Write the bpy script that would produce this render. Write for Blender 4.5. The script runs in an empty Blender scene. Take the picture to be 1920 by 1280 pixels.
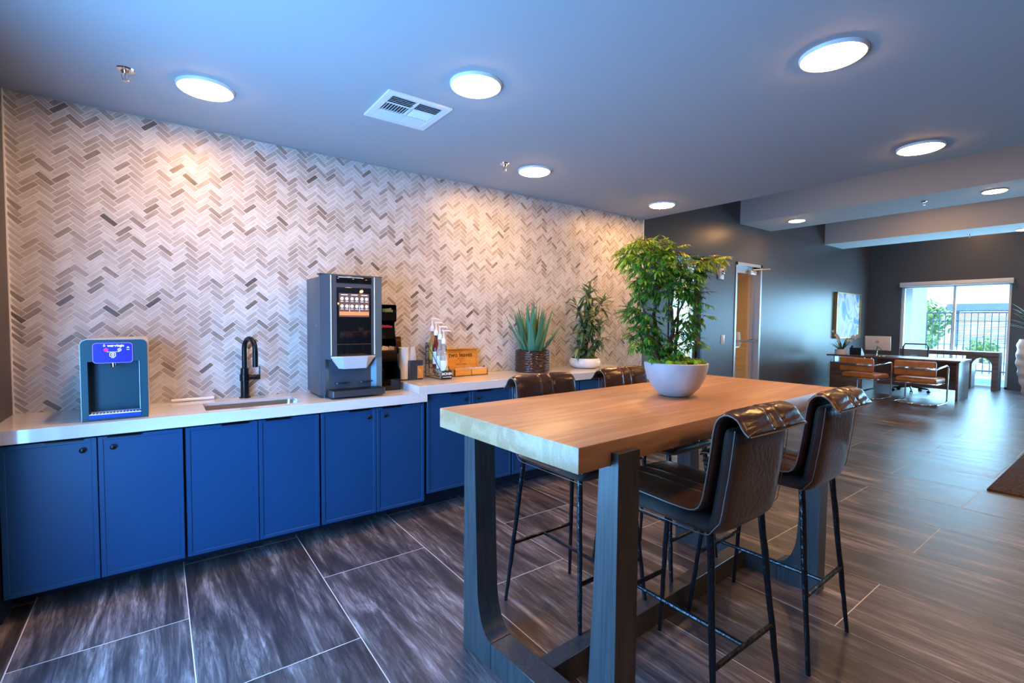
import bpy, bmesh, math, random
from mathutils import Vector, Matrix, Euler
PI = math.pi
random.seed(11)
S = bpy.context.scene
COL = S.collection

# ------------------------------------------------------------------ camera, world, exposure
yaw, pitch, roll = 0.933439, -0.04413, 0.008778
fw = Vector((math.cos(pitch)*math.cos(yaw), math.cos(pitch)*math.sin(yaw), math.sin(pitch)))
rt = Vector((math.sin(yaw), -math.cos(yaw), 0.0))
up = rt.cross(fw)
r2 = rt*math.cos(roll) + up*math.sin(roll)
u2 = -rt*math.sin(roll) + up*math.cos(roll)
cd = bpy.data.cameras.new('camera'); cam = bpy.data.objects.new('camera', cd); COL.objects.link(cam)
cam.matrix_world = Matrix(((r2.x, u2.x, -fw.x, 0.0), (r2.y, u2.y, -fw.y, -3.4505), (r2.z, u2.z, -fw.z, 1.3632), (0, 0, 0, 1)))
cd.sensor_width = 36.0; cd.lens = 897.265*36/1920; cd.clip_start = 0.02; cd.clip_end = 300
S.camera = cam
S.view_settings.view_transform = 'Standard'; S.view_settings.look = 'None'
S.view_settings.gamma = 1.0; S.view_settings.use_curve_mapping = False
S.view_settings.exposure = 0.16

W = bpy.data.worlds.new('sky'); S.world = W; W.use_nodes = True
wn = W.node_tree.nodes; wl = W.node_tree.links
bgn = wn['Background']; bgn.inputs['Strength'].default_value = 4.4
wtc = wn.new('ShaderNodeTexCoord'); wsx = wn.new('ShaderNodeSeparateXYZ'); wrp = wn.new('ShaderNodeValToRGB')
wl.new(wtc.outputs['Generated'], wsx.inputs[0]); wl.new(wsx.outputs['Z'], wrp.inputs[0]); wl.new(wrp.outputs[0], bgn.inputs['Color'])
wrp.color_ramp.elements[0].position = 0.0; wrp.color_ramp.elements[0].color = (0.48, 0.74, 1.0, 1)
wrp.color_ramp.elements[1].position = 0.6; wrp.color_ramp.elements[1].color = (0.12, 0.40, 1.0, 1)

sd = bpy.data.lights.new('sun', 'SUN'); sd.energy = 5.0; sd.angle = 0.01; sd.color = (1.0, 0.95, 0.86)
sun = bpy.data.objects.new('sun', sd); COL.objects.link(sun)
sun.rotation_euler = Vector((0.25, -0.55, -0.8)).to_track_quat('-Z', 'Y').to_euler()

def area(name, loc, direction, sx, sy, power, color, spread=PI):
    d = bpy.data.lights.new(name, 'AREA'); d.shape = 'RECTANGLE'; d.size = sx; d.size_y = sy
    d.energy = power; d.color = color; d.spread = spread
    o = bpy.data.objects.new(name, d); COL.objects.link(o); o.location = loc
    o.rotation_euler = Vector(direction).to_track_quat('-Z', 'Z' if abs(direction[2]) < 0.9 else 'Y').to_euler()
    return o
# daylight entering the glazing left of and behind the camera, and the far glazing
area('daylight_left', (-0.68, -1.80, 1.0), (1, 0.0, -0.04), 1.35, 1.8, 185, (0.09, 0.41, 0.95))
area('daylight_far', (14.55, -0.70, 1.2), (-1, 0, -0.1), 1.7, 2.1, 170, (0.34, 0.68, 1.0))
area('daylight_far_side', (14.55, -3.9, 1.2), (-1, 0, -0.1), 2.2, 2.1, 230, (0.28, 0.62, 1.0))

HC = 2.489          # low ceiling
HB = 3.05           # beam undersides
HT = 3.60           # high ceiling
XL, XR, XF, YD, YS = -0.60, 4.36, 14.30, 0.90, -6.3

# ------------------------------------------------------------------ materials
MATS = {}
def nodes(m): return m.node_tree.nodes, m.node_tree.links
def mat(name, col, rough=0.5, metal=0.0, spec=0.5, coat=0.0, var=0.0, vscale=8.0, stretch=(1, 1, 1), bump=0.0, bscale=60.0, emit=None, es=0.0, sheen=0.0, trans=0.0, ior=1.45, alpha=1.0):
    if name in MATS: return MATS[name]
    m = bpy.data.materials.new(name); m.use_nodes = True; MATS[name] = m
    n, l = nodes(m); b = n['Principled BSDF']
    b.inputs['Base Color'].default_value = (*col, 1); b.inputs['Roughness'].default_value = rough
    b.inputs['Metallic'].default_value = metal; b.inputs['Specular IOR Level'].default_value = spec
    b.inputs['Coat Weight'].default_value = coat; b.inputs['Coat Roughness'].default_value = 0.08
    b.inputs['Transmission Weight'].default_value = trans; b.inputs['IOR'].default_value = ior
    b.inputs['Alpha'].default_value = alpha
    if emit: b.inputs['Emission Color'].default_value = (*emit, 1); b.inputs['Emission Strength'].default_value = es
    tc = n.new('ShaderNodeTexCoord'); mp = n.new('ShaderNodeMapping'); l.new(tc.outputs['Object'], mp.inputs[0]); mp.inputs['Scale'].default_value = stretch
    if var > 0:
        t = n.new('ShaderNodeTexNoise'); t.inputs['Scale'].default_value = vscale; t.inputs['Detail'].default_value = 5
        l.new(mp.outputs[0], t.inputs[0])
        r = n.new('ShaderNodeValToRGB'); l.new(t.outputs[0], r.inputs[0])
        r.color_ramp.elements[0].position = 0.3; r.color_ramp.elements[1].position = 0.7
        r.color_ramp.elements[0].color = (*[c*(1-var) for c in col], 1); r.color_ramp.elements[1].color = (*[min(1, c*(1+var)) for c in col], 1)
        l.new(r.outputs[0], b.inputs['Base Color'])
    if bump > 0:
        t = n.new('ShaderNodeTexNoise'); t.inputs['Scale'].default_value = bscale; t.inputs['Detail'].default_value = 3
        l.new(mp.outputs[0], t.inputs[0])
        bp = n.new('ShaderNodeBump'); bp.inputs['Strength'].default_value = bump; bp.inputs['Distance'].default_value = 0.01
        l.new(t.outputs[0], bp.inputs['Height']); l.new(bp.outputs[0], b.inputs['Normal'])
    return m

def wood(name, c1, c2, axis=0, rough=0.4, scale=1.0, fine=90.0, spec=0.5, rings=0.5):
    m = bpy.data.materials.new(name); m.use_nodes = True; MATS[name] = m
    n, l = nodes(m); b = n['Principled BSDF']; b.inputs['Roughness'].default_value = rough; b.inputs['Specular IOR Level'].default_value = spec
    tc = n.new('ShaderNodeTexCoord'); mp = n.new('ShaderNodeMapping'); l.new(tc.outputs['Object'], mp.inputs[0])
    s = [7*scale]*3; s[axis] = 0.7*scale; mp.inputs['Scale'].default_value = s
    nz = n.new('ShaderNodeTexNoise'); nz.inputs['Scale'].default_value = 1.3; nz.inputs['Detail'].default_value = 3; nz.inputs['Distortion'].default_value = 0.6
    l.new(mp.outputs[0], nz.inputs[0])
    mu = n.new('ShaderNodeMath'); mu.operation = 'MULTIPLY'; mu.inputs[1].default_value = 22; l.new(nz.outputs[0], mu.inputs[0])
    sn = n.new('ShaderNodeMath'); sn.operation = 'SINE'; l.new(mu.outputs[0], sn.inputs[0])
    mp2 = n.new('ShaderNodeMapping'); l.new(tc.outputs['Object'], mp2.inputs[0]); s2 = [fine]*3; s2[axis] = fine/25; mp2.inputs['Scale'].default_value = s2
    n2 = n.new('ShaderNodeTexNoise'); n2.inputs['Scale'].default_value = 1.6; n2.inputs['Detail'].default_value = 4; l.new(mp2.outputs[0], n2.inputs[0])
    ma = n.new('ShaderNodeMath'); ma.operation = 'MULTIPLY_ADD'; ma.inputs[1].default_value = 0.16*rings*2; l.new(sn.outputs[0], ma.inputs[0]); l.new(n2.outputs[0], ma.inputs[2])
    r = n.new('ShaderNodeValToRGB'); l.new(ma.outputs[0], r.inputs[0])
    r.color_ramp.elements[0].position = 0.25; r.color_ramp.elements[0].color = (*c1, 1)
    r.color_ramp.elements[1].position = 0.75; r.color_ramp.elements[1].color = (*c2, 1)
    l.new(r.outputs[0], b.inputs['Base Color'])
    bp = n.new('ShaderNodeBump'); bp.inputs['Strength'].default_value = 0.12; bp.inputs['Distance'].default_value = 0.003
    l.new(n2.outputs[0], bp.inputs['Height']); l.new(bp.outputs[0], b.inputs['Normal'])
    return m

def tile_mat(name, ramp, rough, us, vs, vein, attr='tile', coat=0.0, spec=0.5, bands=False):
    """UV carries metres along / across each tile with a random shift; attribute 'tile' a random grey per tile."""
    m = bpy.data.materials.new(name); m.use_nodes = True; MATS[name] = m
    n, l = nodes(m); b = n['Principled BSDF']; b.inputs['Roughness'].default_value = rough; b.inputs['Specular IOR Level'].default_value = spec
    uv = n.new('ShaderNodeTexCoord'); at = n.new('ShaderNodeAttribute'); at.attribute_name = attr
    rp = n.new('ShaderNodeValToRGB'); l.new(at.outputs['Fac'], rp.inputs[0])
    e = rp.color_ramp.elements
    e[0].position, e[0].color = ramp[0][0], (*ramp[0][1], 1); e[1].position, e[1].color = ramp[-1][0], (*ramp[-1][1], 1)
    for p, c in ramp[1:-1]:
        k = e.new(p); k.color = (*c, 1)
    mp = n.new('ShaderNodeMapping'); mp.inputs['Scale'].default_value = (us, vs, 1); l.new(uv.outputs['UV'], mp.inputs[0])
    nz = n.new('ShaderNodeTexNoise'); nz.inputs['Scale'].default_value = 1.0; nz.inputs['Detail'].default_value = 8; nz.inputs['Roughness'].default_value = 0.62; nz.inputs['Distortion'].default_value = 0.5
    l.new(mp.outputs[0], nz.inputs[0])
    src = nz.outputs[0]
    if bands:
        mpf = n.new('ShaderNodeMapping'); mpf.inputs['Scale'].default_value = (us*3.2, vs*5.5, 1); l.new(uv.outputs['UV'], mpf.inputs[0])
        nf = n.new('ShaderNodeTexNoise'); nf.inputs['Scale'].default_value = 1.0; nf.inputs['Detail'].default_value = 10; nf.inputs['Roughness'].default_value = 0.75; nf.inputs['Distortion'].default_value = 0.9
        l.new(mpf.outputs[0], nf.inputs[0]); nz.inputs['Distortion'].default_value = 1.2
        mf = n.new('ShaderNodeMix'); mf.data_type = 'FLOAT'; mf.inputs[0].default_value = 0.42; l.new(nz.outputs[0], mf.inputs[2]); l.new(nf.outputs[0], mf.inputs[3]); src = mf.outputs[0]
    r2_ = n.new('ShaderNodeValToRGB'); l.new(src, r2_.inputs[0])
    ee = r2_.color_ramp.elements; ee[0].position, ee[0].color = vein[0][0], (*vein[0][1], 1); ee[1].position, ee[1].color = vein[-1][0], (*vein[-1][1], 1)
    for p, c in vein[1:-1]:
        k = ee.new(p); k.color = (*c, 1)
    mx = n.new('ShaderNodeMix'); mx.data_type = 'RGBA'; mx.blend_type = 'MULTIPLY'; mx.inputs[0].default_value = 1.0
    l.new(rp.outputs[0], mx.inputs[6]); l.new(r2_.outputs[0], mx.inputs[7]); l.new(mx.outputs[2], b.inputs['Base Color'])
    bp = n.new('ShaderNodeBump'); bp.inputs['Strength'].default_value = 0.08; bp.inputs['Distance'].default_value = 0.002
    l.new(nz.outputs[0], bp.inputs['Height']); l.new(bp.outputs[0], b.inputs['Normal'])
    if bands:
        rr = n.new('ShaderNodeMapRange'); l.new(nz.outputs[0], rr.inputs[0]); rr.inputs[3].default_value = rough-0.08; rr.inputs[4].default_value = rough+0.12
        l.new(rr.outputs[0], b.inputs['Roughness'])
    return m

def glass_mat(name, tint, refl=0.10, rough=0.0):
    m = bpy.data.materials.new(name); m.use_nodes = True; MATS[name] = m
    n, l = nodes(m); n.remove(n['Principled BSDF']); out = n['Material Output']
    t = n.new('ShaderNodeBsdfTransparent'); t.inputs[0].default_value = (*tint, 1)
    g = n.new('ShaderNodeBsdfGlossy'); g.inputs['Roughness'].default_value = rough; g.inputs[0].default_value = (1, 1, 1, 1)
    lw = n.new('ShaderNodeLayerWeight'); lw.inputs[0].default_value = 0.5
    pw = n.new('ShaderNodeMath'); pw.operation = 'POWER'; pw.inputs[1].default_value = 5.0; l.new(lw.outputs['Facing'], pw.inputs[0])
    ad = n.new('ShaderNodeMath'); ad.operation = 'MULTIPLY_ADD'; ad.inputs[1].default_value = 0.8; ad.inputs[2].default_value = 0.03+refl*0.1; l.new(pw.outputs[0], ad.inputs[0])
    mx = n.new('ShaderNodeMixShader'); l.new(ad.outputs[0], mx.inputs[0]); l.new(t.outputs[0], mx.inputs[1]); l.new(g.outputs[0], mx.inputs[2])
    l.new(mx.outputs[0], out.inputs[0]); return m

def leaf_mat(name, ramp, rough=0.42, trans=0.25):
    m = bpy.data.materials.new(name); m.use_nodes = True; MATS[name] = m
    n, l = nodes(m); b = n['Principled BSDF']; b.inputs['Roughness'].default_value = rough
    at = n.new('ShaderNodeAttribute'); at.attribute_name = 'tile'
    rp = n.new('ShaderNodeValToRGB'); l.new(at.outputs['Fac'], rp.inputs[0]); e = rp.color_ramp.elements
    e[0].position, e[0].color = ramp[0][0], (*ramp[0][1], 1); e[1].position, e[1].color = ramp[-1][0], (*ramp[-1][1], 1)
    for p, c in ramp[1:-1]:
        k = e.new(p); k.color = (*c, 1)
    l.new(rp.outputs[0], b.inputs['Base Color'])
    tr = n.new('ShaderNodeBsdfTranslucent'); l.new(rp.outputs[0], tr.inputs[0])
    mx = n.new('ShaderNodeMixShader'); mx.inputs[0].default_value = trans
    l.new(b.outputs[0], mx.inputs[1]); l.new(tr.outputs[0], mx.inputs[2]); l.new(mx.outputs[0], n['Material Output'].inputs[0])
    return m

tile_mat('marble_mosaic', [(0.0, (0.12, 0.10, 0.085)), (0.02, (0.24, 0.20, 0.17)), (0.08, (0.36, 0.31, 0.275)), (0.25, (0.45, 0.405, 0.37)), (0.5, (0.54, 0.505, 0.475)), (0.75, (0.59, 0.57, 0.55)), (1.0, (0.66, 0.65, 0.64))],
         0.38, 11, 120, [(0.27, (0.20, 0.18, 0.17)), (0.35, (0.68, 0.65, 0.64)), (0.5, (0.94, 0.93, 0.93)), (0.65, (1.10, 1.10, 1.10))])
mat('grout_light', (0.84, 0.81, 0.78), 0.8)
tile_mat('floor_stone', [(0.0, (0.8, 0.8, 0.8)), (1.0, (1.25, 1.25, 1.25))], 0.34, 1.3, 9.0,
         [(0.36, (0.022, 0.019, 0.021)), (0.46, (0.045, 0.039, 0.041)), (0.52, (0.085, 0.073, 0.074)), (0.58, (0.17, 0.15, 0.15)), (0.68, (0.42, 0.39, 0.39))], spec=0.42, bands=True)
mat('grout_floor', (0.66, 0.63, 0.62), 0.7)
mat('ceiling_paint', (0.40, 0.44, 0.48), 0.8, bump=0.03, bscale=180)
mat('beam_paint', (0.66, 0.64, 0.63), 0.8)
mat('dark_paint', (0.085, 0.086, 0.092), 0.36, spec=0.45, bump=0.02, bscale=220)
mat('brown_paint', (0.075, 0.062, 0.056), 0.42, bump=0.02, bscale=220)
mat('white_trim', (0.78, 0.78, 0.77), 0.4)
mat('metal_trim', (0.70, 0.68, 0.66), 0.3, metal=0.9)
mat('navy_paint', (0.003, 0.044, 0.130), 0.42, var=0.05, vscale=3)
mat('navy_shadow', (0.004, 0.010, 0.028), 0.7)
mat('black_metal', (0.012, 0.012, 0.014), 0.3, metal=0.6, spec=0.6)
mat('black_iron', (0.006, 0.007, 0.009), 0.26, metal=0.0, spec=0.5, bump=0.5, bscale=45)
mat('black_plastic', (0.010, 0.010, 0.012), 0.28)
mat('gloss_black', (0.006, 0.006, 0.007), 0.05, spec=0.6)
mat('steel', (0.55, 0.53, 0.50), 0.28, metal=1.0, bump=0.05, bscale=300)
mat('chrome', (0.75, 0.76, 0.78), 0.10, metal=1.0)
mat('quartz', (0.66, 0.63, 0.61), 0.07, spec=0.8, var=0.05, vscale=2.5, stretch=(0.6, 6, 6), coat=0.2)
wood('table_oak', (0.36, 0.185, 0.085), (0.47, 0.27, 0.14), 0, 0.42, 1.0, 110, rings=0.7)
wood('espresso', (0.026, 0.026, 0.028), (0.056, 0.055, 0.057), 2, 0.36, 1.5, 70, rings=0.2, spec=0.5)
wood('desk_wood', (0.10, 0.062, 0.050), (0.20, 0.13, 0.105), 1, 0.3, 1.0, 60)
wood('console_wood', (0.10, 0.09, 0.09), (0.19, 0.17, 0.17), 1, 0.45, 1.0, 60)
wood('bamboo', (0.62, 0.27, 0.04), (0.80, 0.40, 0.09), 0, 0.35, 2.0, 90, rings=0.3)
mat('leather_brown', (0.050, 0.020, 0.011), 0.27, spec=0.5, var=0.35, vscale=9, bump=0.22, bscale=16)
mat('leather_shell', (0.050, 0.034, 0.031), 0.36, spec=0.5, coat=0.35, var=0.3, vscale=7, bump=0.25, bscale=60)
mat('thread', (0.20, 0.17, 0.155), 0.9, spec=0.15)
mat('leather_tan', (0.50, 0.20, 0.06), 0.32, var=0.25, vscale=6, bump=0.15, bscale=25)
mat('concrete', (0.47, 0.46, 0.47), 0.6, var=0.12, vscale=9, bump=0.15, bscale=40)
mat('white_ceramic', (0.80, 0.79, 0.77), 0.25)
mat('bronze_glaze', (0.060, 0.044, 0.046), 0.10, metal=0.75, spec=1.0, bump=0.35, bscale=38)
mat('planter_white', (0.74, 0.74, 0.75), 0.35)
mat('moss', (0.20, 0.34, 0.02), 0.9, var=0.7, vscale=25, bump=1.0, bscale=70)
mat('moss_dark', (0.05, 0.09, 0.015), 0.9, var=0.7, vscale=25, bump=1.0, bscale=90)
mat('bark', (0.15, 0.065, 0.040), 0.7, var=0.5, vscale=14, stretch=(1, 1, 0.3), bump=0.6, bscale=40)
mat('soil', (0.03, 0.02, 0.015), 0.95, bump=0.8, bscale=60)
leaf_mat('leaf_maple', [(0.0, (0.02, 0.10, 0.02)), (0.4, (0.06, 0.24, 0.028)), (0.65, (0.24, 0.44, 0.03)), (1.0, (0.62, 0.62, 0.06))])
leaf_mat('leaf_olive', [(0.0, (0.035, 0.11, 0.055)), (0.6, (0.09, 0.20, 0.09)), (1.0, (0.38, 0.42, 0.18))])
leaf_mat('leaf_aloe', [(0.0, (0.035, 0.14, 0.075)), (1.0, (0.10, 0.30, 0.17))], 0.5, 0.05)
leaf_mat('leaf_strap', [(0.0, (0.010, 0.05, 0.015)), (1.0, (0.05, 0.13, 0.03))], 0.35, 0.15)
leaf_mat('leaf_outdoor', [(0.0, (0.16, 0.34, 0.10)), (1.0, (0.5, 0.65, 0.22))], 0.6, 0.3)
mat('petal', (0.85, 0.84, 0.78), 0.5)
mat('machine_grey', (0.075, 0.092, 0.120), 0.34, metal=0.35)
mat('machine_dark', (0.035, 0.040, 0.048), 0.35)
mat('silver_plastic', (0.62, 0.61, 0.62), 0.3, metal=0.3)
mat('chin_white', (0.50, 0.49, 0.51), 0.3)
mat('teal_black', (0.010, 0.055, 0.085), 0.35)
mat('teal_ribbed', (0.010, 0.050, 0.080), 0.4)
mat('led_blue', (0.01, 0.01, 0.4), 0.3, emit=(0.012, 0.018, 0.62), es=1.0)
mat('led_violet', (0.2, 0.1, 0.6), 0.3, emit=(0.30, 0.22, 1.0), es=1.0)
mat('tray_blue', (0.01, 0.05, 0.50), 0.25, emit=(0.004, 0.02, 0.36), es=0.6)
mat('icon_white', (0.8, 0.8, 0.85), 0.4, emit=(0.7, 0.75, 1.0), es=0.9)
mat('icon_pink', (0.9, 0.0, 0.2), 0.4, emit=(1.0, 0.01, 0.16), es=1.0)
mat('screen_brown', (0.08, 0.04, 0.03), 0.2, emit=(0.115, 0.065, 0.065), es=1.0)
mat('screen_orange', (0.5, 0.15, 0.05), 0.2, emit=(0.62, 0.22, 0.10), es=1.0)
mat('light_strip', (0.8, 0.8, 0.8), 0.2, metal=0.2)
mat('paper_white', (0.80, 0.79, 0.77), 0.6)
mat('smoke_acrylic', (0.045, 0.048, 0.055), 0.12, alpha=0.93)
mat('print_orange', (0.55, 0.22, 0.05), 0.4, var=0.4, vscale=30)
mat('lid_brown', (0.030, 0.014, 0.008), 0.3)
mat('pink_paper', (0.75, 0.05, 0.13), 0.6)
mat('green_paper', (0.35, 0.50, 0.25), 0.6)
mat('tan_paper', (0.78, 0.62, 0.44), 0.6)
mat('white_plastic', (0.82, 0.82, 0.82), 0.35)
mat('ink_black', (0.012, 0.010, 0.010), 0.5)
mat('ink_brown', (0.06, 0.025, 0.01), 0.6)
mat('label_green', (0.05, 0.32, 0.07), 0.5)
mat('label_yellow', (0.75, 0.50, 0.04), 0.5)
mat('label_red', (0.25, 0.02, 0.02), 0.4)
mat('syrup_clear', (0.75, 0.76, 0.72), 0.06, trans=0.75, ior=1.3)
mat('syrup_red', (0.16, 0.02, 0.015), 0.08)
mat('syrup_gold', (0.50, 0.28, 0.09), 0.08, trans=0.3)
mat('cup_clear', (0.85, 0.86, 0.86), 0.12, alpha=0.45)
mat('gold_frame', (0.50, 0.33, 0.12), 0.3, metal=0.8)
mat('mesh_grey', (0.28, 0.31, 0.34), 0.5, alpha=0.7)
mat('rug_brown', (0.085, 0.055, 0.050), 0.95, var=0.6, vscale=22, stretch=(1, 3, 1), bump=1.0, bscale=120)
mat('alum', (0.50, 0.51, 0.52), 0.35, metal=0.7)
mat('tan_wall', (0.62, 0.42, 0.22), 0.7)
mat('stucco', (0.90, 0.89, 0.87), 0.8)
mat('pavement', (0.62, 0.61, 0.58), 0.8, var=0.08, vscale=3)
mat('slate_blue', (0.16, 0.24, 0.29), 0.6)
mat('fence_blue', (0.06, 0.10, 0.13), 0.5)
mat('diffuser', (1, 1, 1), 0.5, emit=(1.0, 0.53, 0.19), es=1.0)
mat('vent_dark', (0.03, 0.04, 0.05), 0.8)
mat('copier_brown', (0.2, 0.1, 0.05), 0.6)
glass_mat('pane_glass', (0.93, 0.98, 0.97))
glass_mat('door_glass', (0.90, 0.92, 0.90), 0.35)

def painting_mat():
    m = bpy.data.materials.new('abstract_blue'); m.use_nodes = True; MATS['abstract_blue'] = m
    n, l = nodes(m); b = n['Principled BSDF']; b.inputs['Roughness'].default_value = 0.5
    tc = n.new('ShaderNodeTexCoord'); nz = n.new('ShaderNodeTexNoise'); nz.inputs['Scale'].default_value = 0.9; nz.inputs['Detail'].default_value = 2; nz.inputs['Distortion'].default_value = 1.6
    l.new(tc.outputs['Object'], nz.inputs[0]); r = n.new('ShaderNodeValToRGB'); l.new(nz.outputs[0], r.inputs[0]); e = r.color_ramp.elements
    e[0].position, e[0].color = 0.33, (0.03, 0.13, 0.32, 1); e[1].position, e[1].color = 0.62, (0.60, 0.58, 0.56, 1)
    for p, c in ((0.43, (0.10, 0.24, 0.42)), (0.48, (0.50, 0.54, 0.56)), (0.53, (0.52, 0.44, 0.36)), (0.57, (0.14, 0.28, 0.44))):
        k = e.new(p); k.color = (*c, 1)
    l.new(r.outputs[0], b.inputs['Base Color'])
painting_mat()

# ------------------------------------------------------------------ mesh helpers
def BM():
    bm = bmesh.new(); return bm
def put(bm, pts, faces, M=None, fac=None, uvs=None):
    vs = [bm.verts.new(M @ Vector(p) if M else Vector(p)) for p in pts]
    out = []
    for f in faces:
        try: out.append(bm.faces.new([vs[i] for i in f]))
        except ValueError: pass
    if fac is not None:
        lay = bm.loops.layers.float_color.get('tile') or bm.loops.layers.float_color.new('tile')
        for f in out:
            for lp in f.loops: lp[lay] = (fac, fac, fac, 1)
    return out
def box(bm, lo, hi, bevel=0.0, M=None, seg=2, mi=0):
    lo = Vector(lo); hi = Vector(hi); c = (lo+hi)/2; s = hi-lo
    r = bmesh.ops.create_cube(bm, size=1.0)
    vs = r['verts']
    for v in vs: v.co = Vector((v.co.x*s.x, v.co.y*s.y, v.co.z*s.z))+c
    fs = set(f for v in vs for f in v.link_faces)
    if bevel > 0:
        es = list(set(e for v in vs for e in v.link_edges))
        rb = bmesh.ops.bevel(bm, geom=es, offset=bevel, segments=seg, affect='EDGES', profile=0.5)
        allv = set(vs) | set(rb['verts']); allv = [v for v in allv if v.is_valid]
        fs = set(f for v in allv for f in v.link_faces)
        vs = list(set(v for f in fs for v in f.verts))
    if M:
        for v in vs: v.co = M @ v.co
    for f in fs: f.material_index = mi
    return vs
def prism(bm, poly, axis, a, b, mi=0, M=None):
    """poly: list of 2D points; extruded along axis between a and b. axis x: (y,z) y: (x,z) z: (x,y)"""
    def P(p, t):
        v = (t, p[0], p[1]) if axis == 'x' else ((p[0], t, p[1]) if axis == 'y' else (p[0], p[1], t))
        return M @ Vector(v) if M else Vector(v)
    A = [bm.verts.new(P(p, a)) for p in poly]; B = [bm.verts.new(P(p, b)) for p in poly]
    n = len(poly); fs = [bm.faces.new(A), bm.faces.new(B[::-1])]
    for i in range(n):
        fs.append(bm.faces.new([A[i], B[i], B[(i+1) % n], A[(i+1) % n]]))
    for f in fs: f.material_index = mi
    return fs
def tube(bm, pts, rad, seg=10, cap=True, closed=False, mi=0):
    pts = [Vector(p) for p in pts]; n = len(pts)
    rs = rad if isinstance(rad, (list, tuple)) else [rad]*n
    rings = []; prev = None
    for i, p in enumerate(pts):
        if closed: t = pts[(i+1) % n]-pts[i-1]
        else: t = (pts[min(i+1, n-1)]-pts[max(i-1, 0)])
        t.normalize()
        if prev is None:
            a = Vector((0, 0, 1)) if abs(t.z) < 0.9 else Vector((1, 0, 0))
            u = t.cross(a).normalized()
        else:
            u = (prev - t*prev.dot(t)).normalized()
        prev = u; w = t.cross(u)
        rings.append([bm.verts.new(p+(u*math.cos(2*PI*k/seg)+w*math.sin(2*PI*k/seg))*rs[i]) for k in range(seg)])
    m = n if closed else n-1
    for i in range(m):
        A, B = rings[i], rings[(i+1) % n]
        for k in range(seg):
            f = bm.faces.new([A[k], A[(k+1) % seg], B[(k+1) % seg], B[k]]); f.material_index = mi
    if cap and not closed:
        bm.faces.new(rings[0][::-1]).material_index = mi; bm.faces.new(rings[-1]).material_index = mi
def lathe(bm, prof, seg=40, c=(0, 0, 0), mi=0, wob=None):
    rings = []
    for j, (r, z) in enumerate(prof):
        if r < 1e-6: rings.append([bm.verts.new((c[0], c[1], c[2]+z))])
        else:
            rings.append([bm.verts.new((c[0]+(r+(wob(j, k) if wob else 0))*math.cos(2*PI*k/seg), c[1]+(r+(wob(j, k) if wob else 0))*math.sin(2*PI*k/seg), c[2]+z)) for k in range(seg)])
    for A, B in zip(rings, rings[1:]):
        for k in range(seg):
            a, b = A[k % len(A)], A[(k+1) % seg % len(A)]; d, e = B[k % len(B)], B[(k+1) % seg % len(B)]
            vs = []
            for v in (a, b, e, d):
                if v not in vs: vs.append(v)
            if len(vs) > 2:
                try: bm.faces.new(vs).material_index = mi
                except ValueError: pass
def blob(bm, c, r, rng, sub=2, amp=0.15, flat=1.0):
    res = bmesh.ops.create_icosphere(bm, subdivisions=sub, radius=1.0)
    for v in res['verts']:
        k = 1+rng.uniform(-amp, amp); v.co = Vector((v.co.x*r[0]*k+c[0], v.co.y*r[1]*k+c[1], v.co.z*r[2]*k+c[2]))

def obj(name, bm, mats, parent=None, smooth=True, angle=38, recalc=True, **tags):
    if recalc: bmesh.ops.recalc_face_normals(bm, faces=bm.faces)
    me = bpy.data.meshes.new(name); bm.to_mesh(me); bm.free()
    for m in (mats if isinstance(mats, (list, tuple)) else [mats]): me.materials.append(MATS[m])
    if smooth:
        for p in me.polygons: p.use_smooth = True
        me.set_sharp_from_angle(angle=math.radians(angle))
    o = bpy.data.objects.new(name, me); COL.objects.link(o)
    if parent: o.parent = parent
    for k, v in tags.items(): o[k] = v
    return o
def thing(name, label, cat, loc=(0, 0, 0), rz=0.0, group=None):
    o = bpy.data.objects.new(name, None); COL.objects.link(o); o.location = loc; o.rotation_euler = (0, 0, rz)
    o.empty_display_size = 0.1
    o['label'] = label; o['category'] = cat
    if group: o['group'] = group
    return o
def struct(name, bm, mats, parent=None, **k):
    o = obj(name, bm, mats, parent, **k)
    if parent is None: o['kind'] = 'structure'
    return o
def simple(name, mats, parent, fn, *a, label=None, **k):
    bm = BM(); fn(bm, *a, **k); o = obj(name, bm, mats, parent)
    if label: o['label'] = label
    return o
def dup(src, loc, rz, label, group=None, scale=None):
    r = src.copy(); COL.objects.link(r); r.location = loc; r.rotation_euler = (0, 0, rz); r['label'] = label
    if group: r['group'] = group
    if scale: r.scale = scale
    def kids(a, b):
        for ch in list(a.children):
            c = ch.copy(); COL.objects.link(c); c.parent = b; kids(ch, c)
    kids(src, r); return r
def text(name, s, size, mtx, m, parent, extrude=0.0004, bold=0.0, align='CENTER', label=None, sx=1.0):
    cu = bpy.data.curves.new('t', 'FONT'); cu.body = s; cu.size = size; cu.extrude = extrude; cu.offset = bold; cu.align_x = align; cu.align_y = 'CENTER'
    o = bpy.data.objects.new('t', cu); COL.objects.link(o)
    dg = bpy.context.evaluated_depsgraph_get(); me = bpy.data.meshes.new_from_object(o.evaluated_get(dg))
    bpy.data.objects.remove(o); bpy.data.curves.remove(cu)
    me.transform(mtx @ Matrix.Diagonal((sx, 1, 1, 1))); me.materials.clear(); me.materials.append(MATS[m])
    ob = bpy.data.objects.new(name, me); COL.objects.link(ob); ob.parent = parent
    if label: ob['label'] = label
    return ob
FRONT = Matrix.Rotation(PI/2, 4, 'X')       # text plane facing -y
def at(x, y, z, rot=FRONT): return Matrix.Translation((x, y, z)) @ rot
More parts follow.
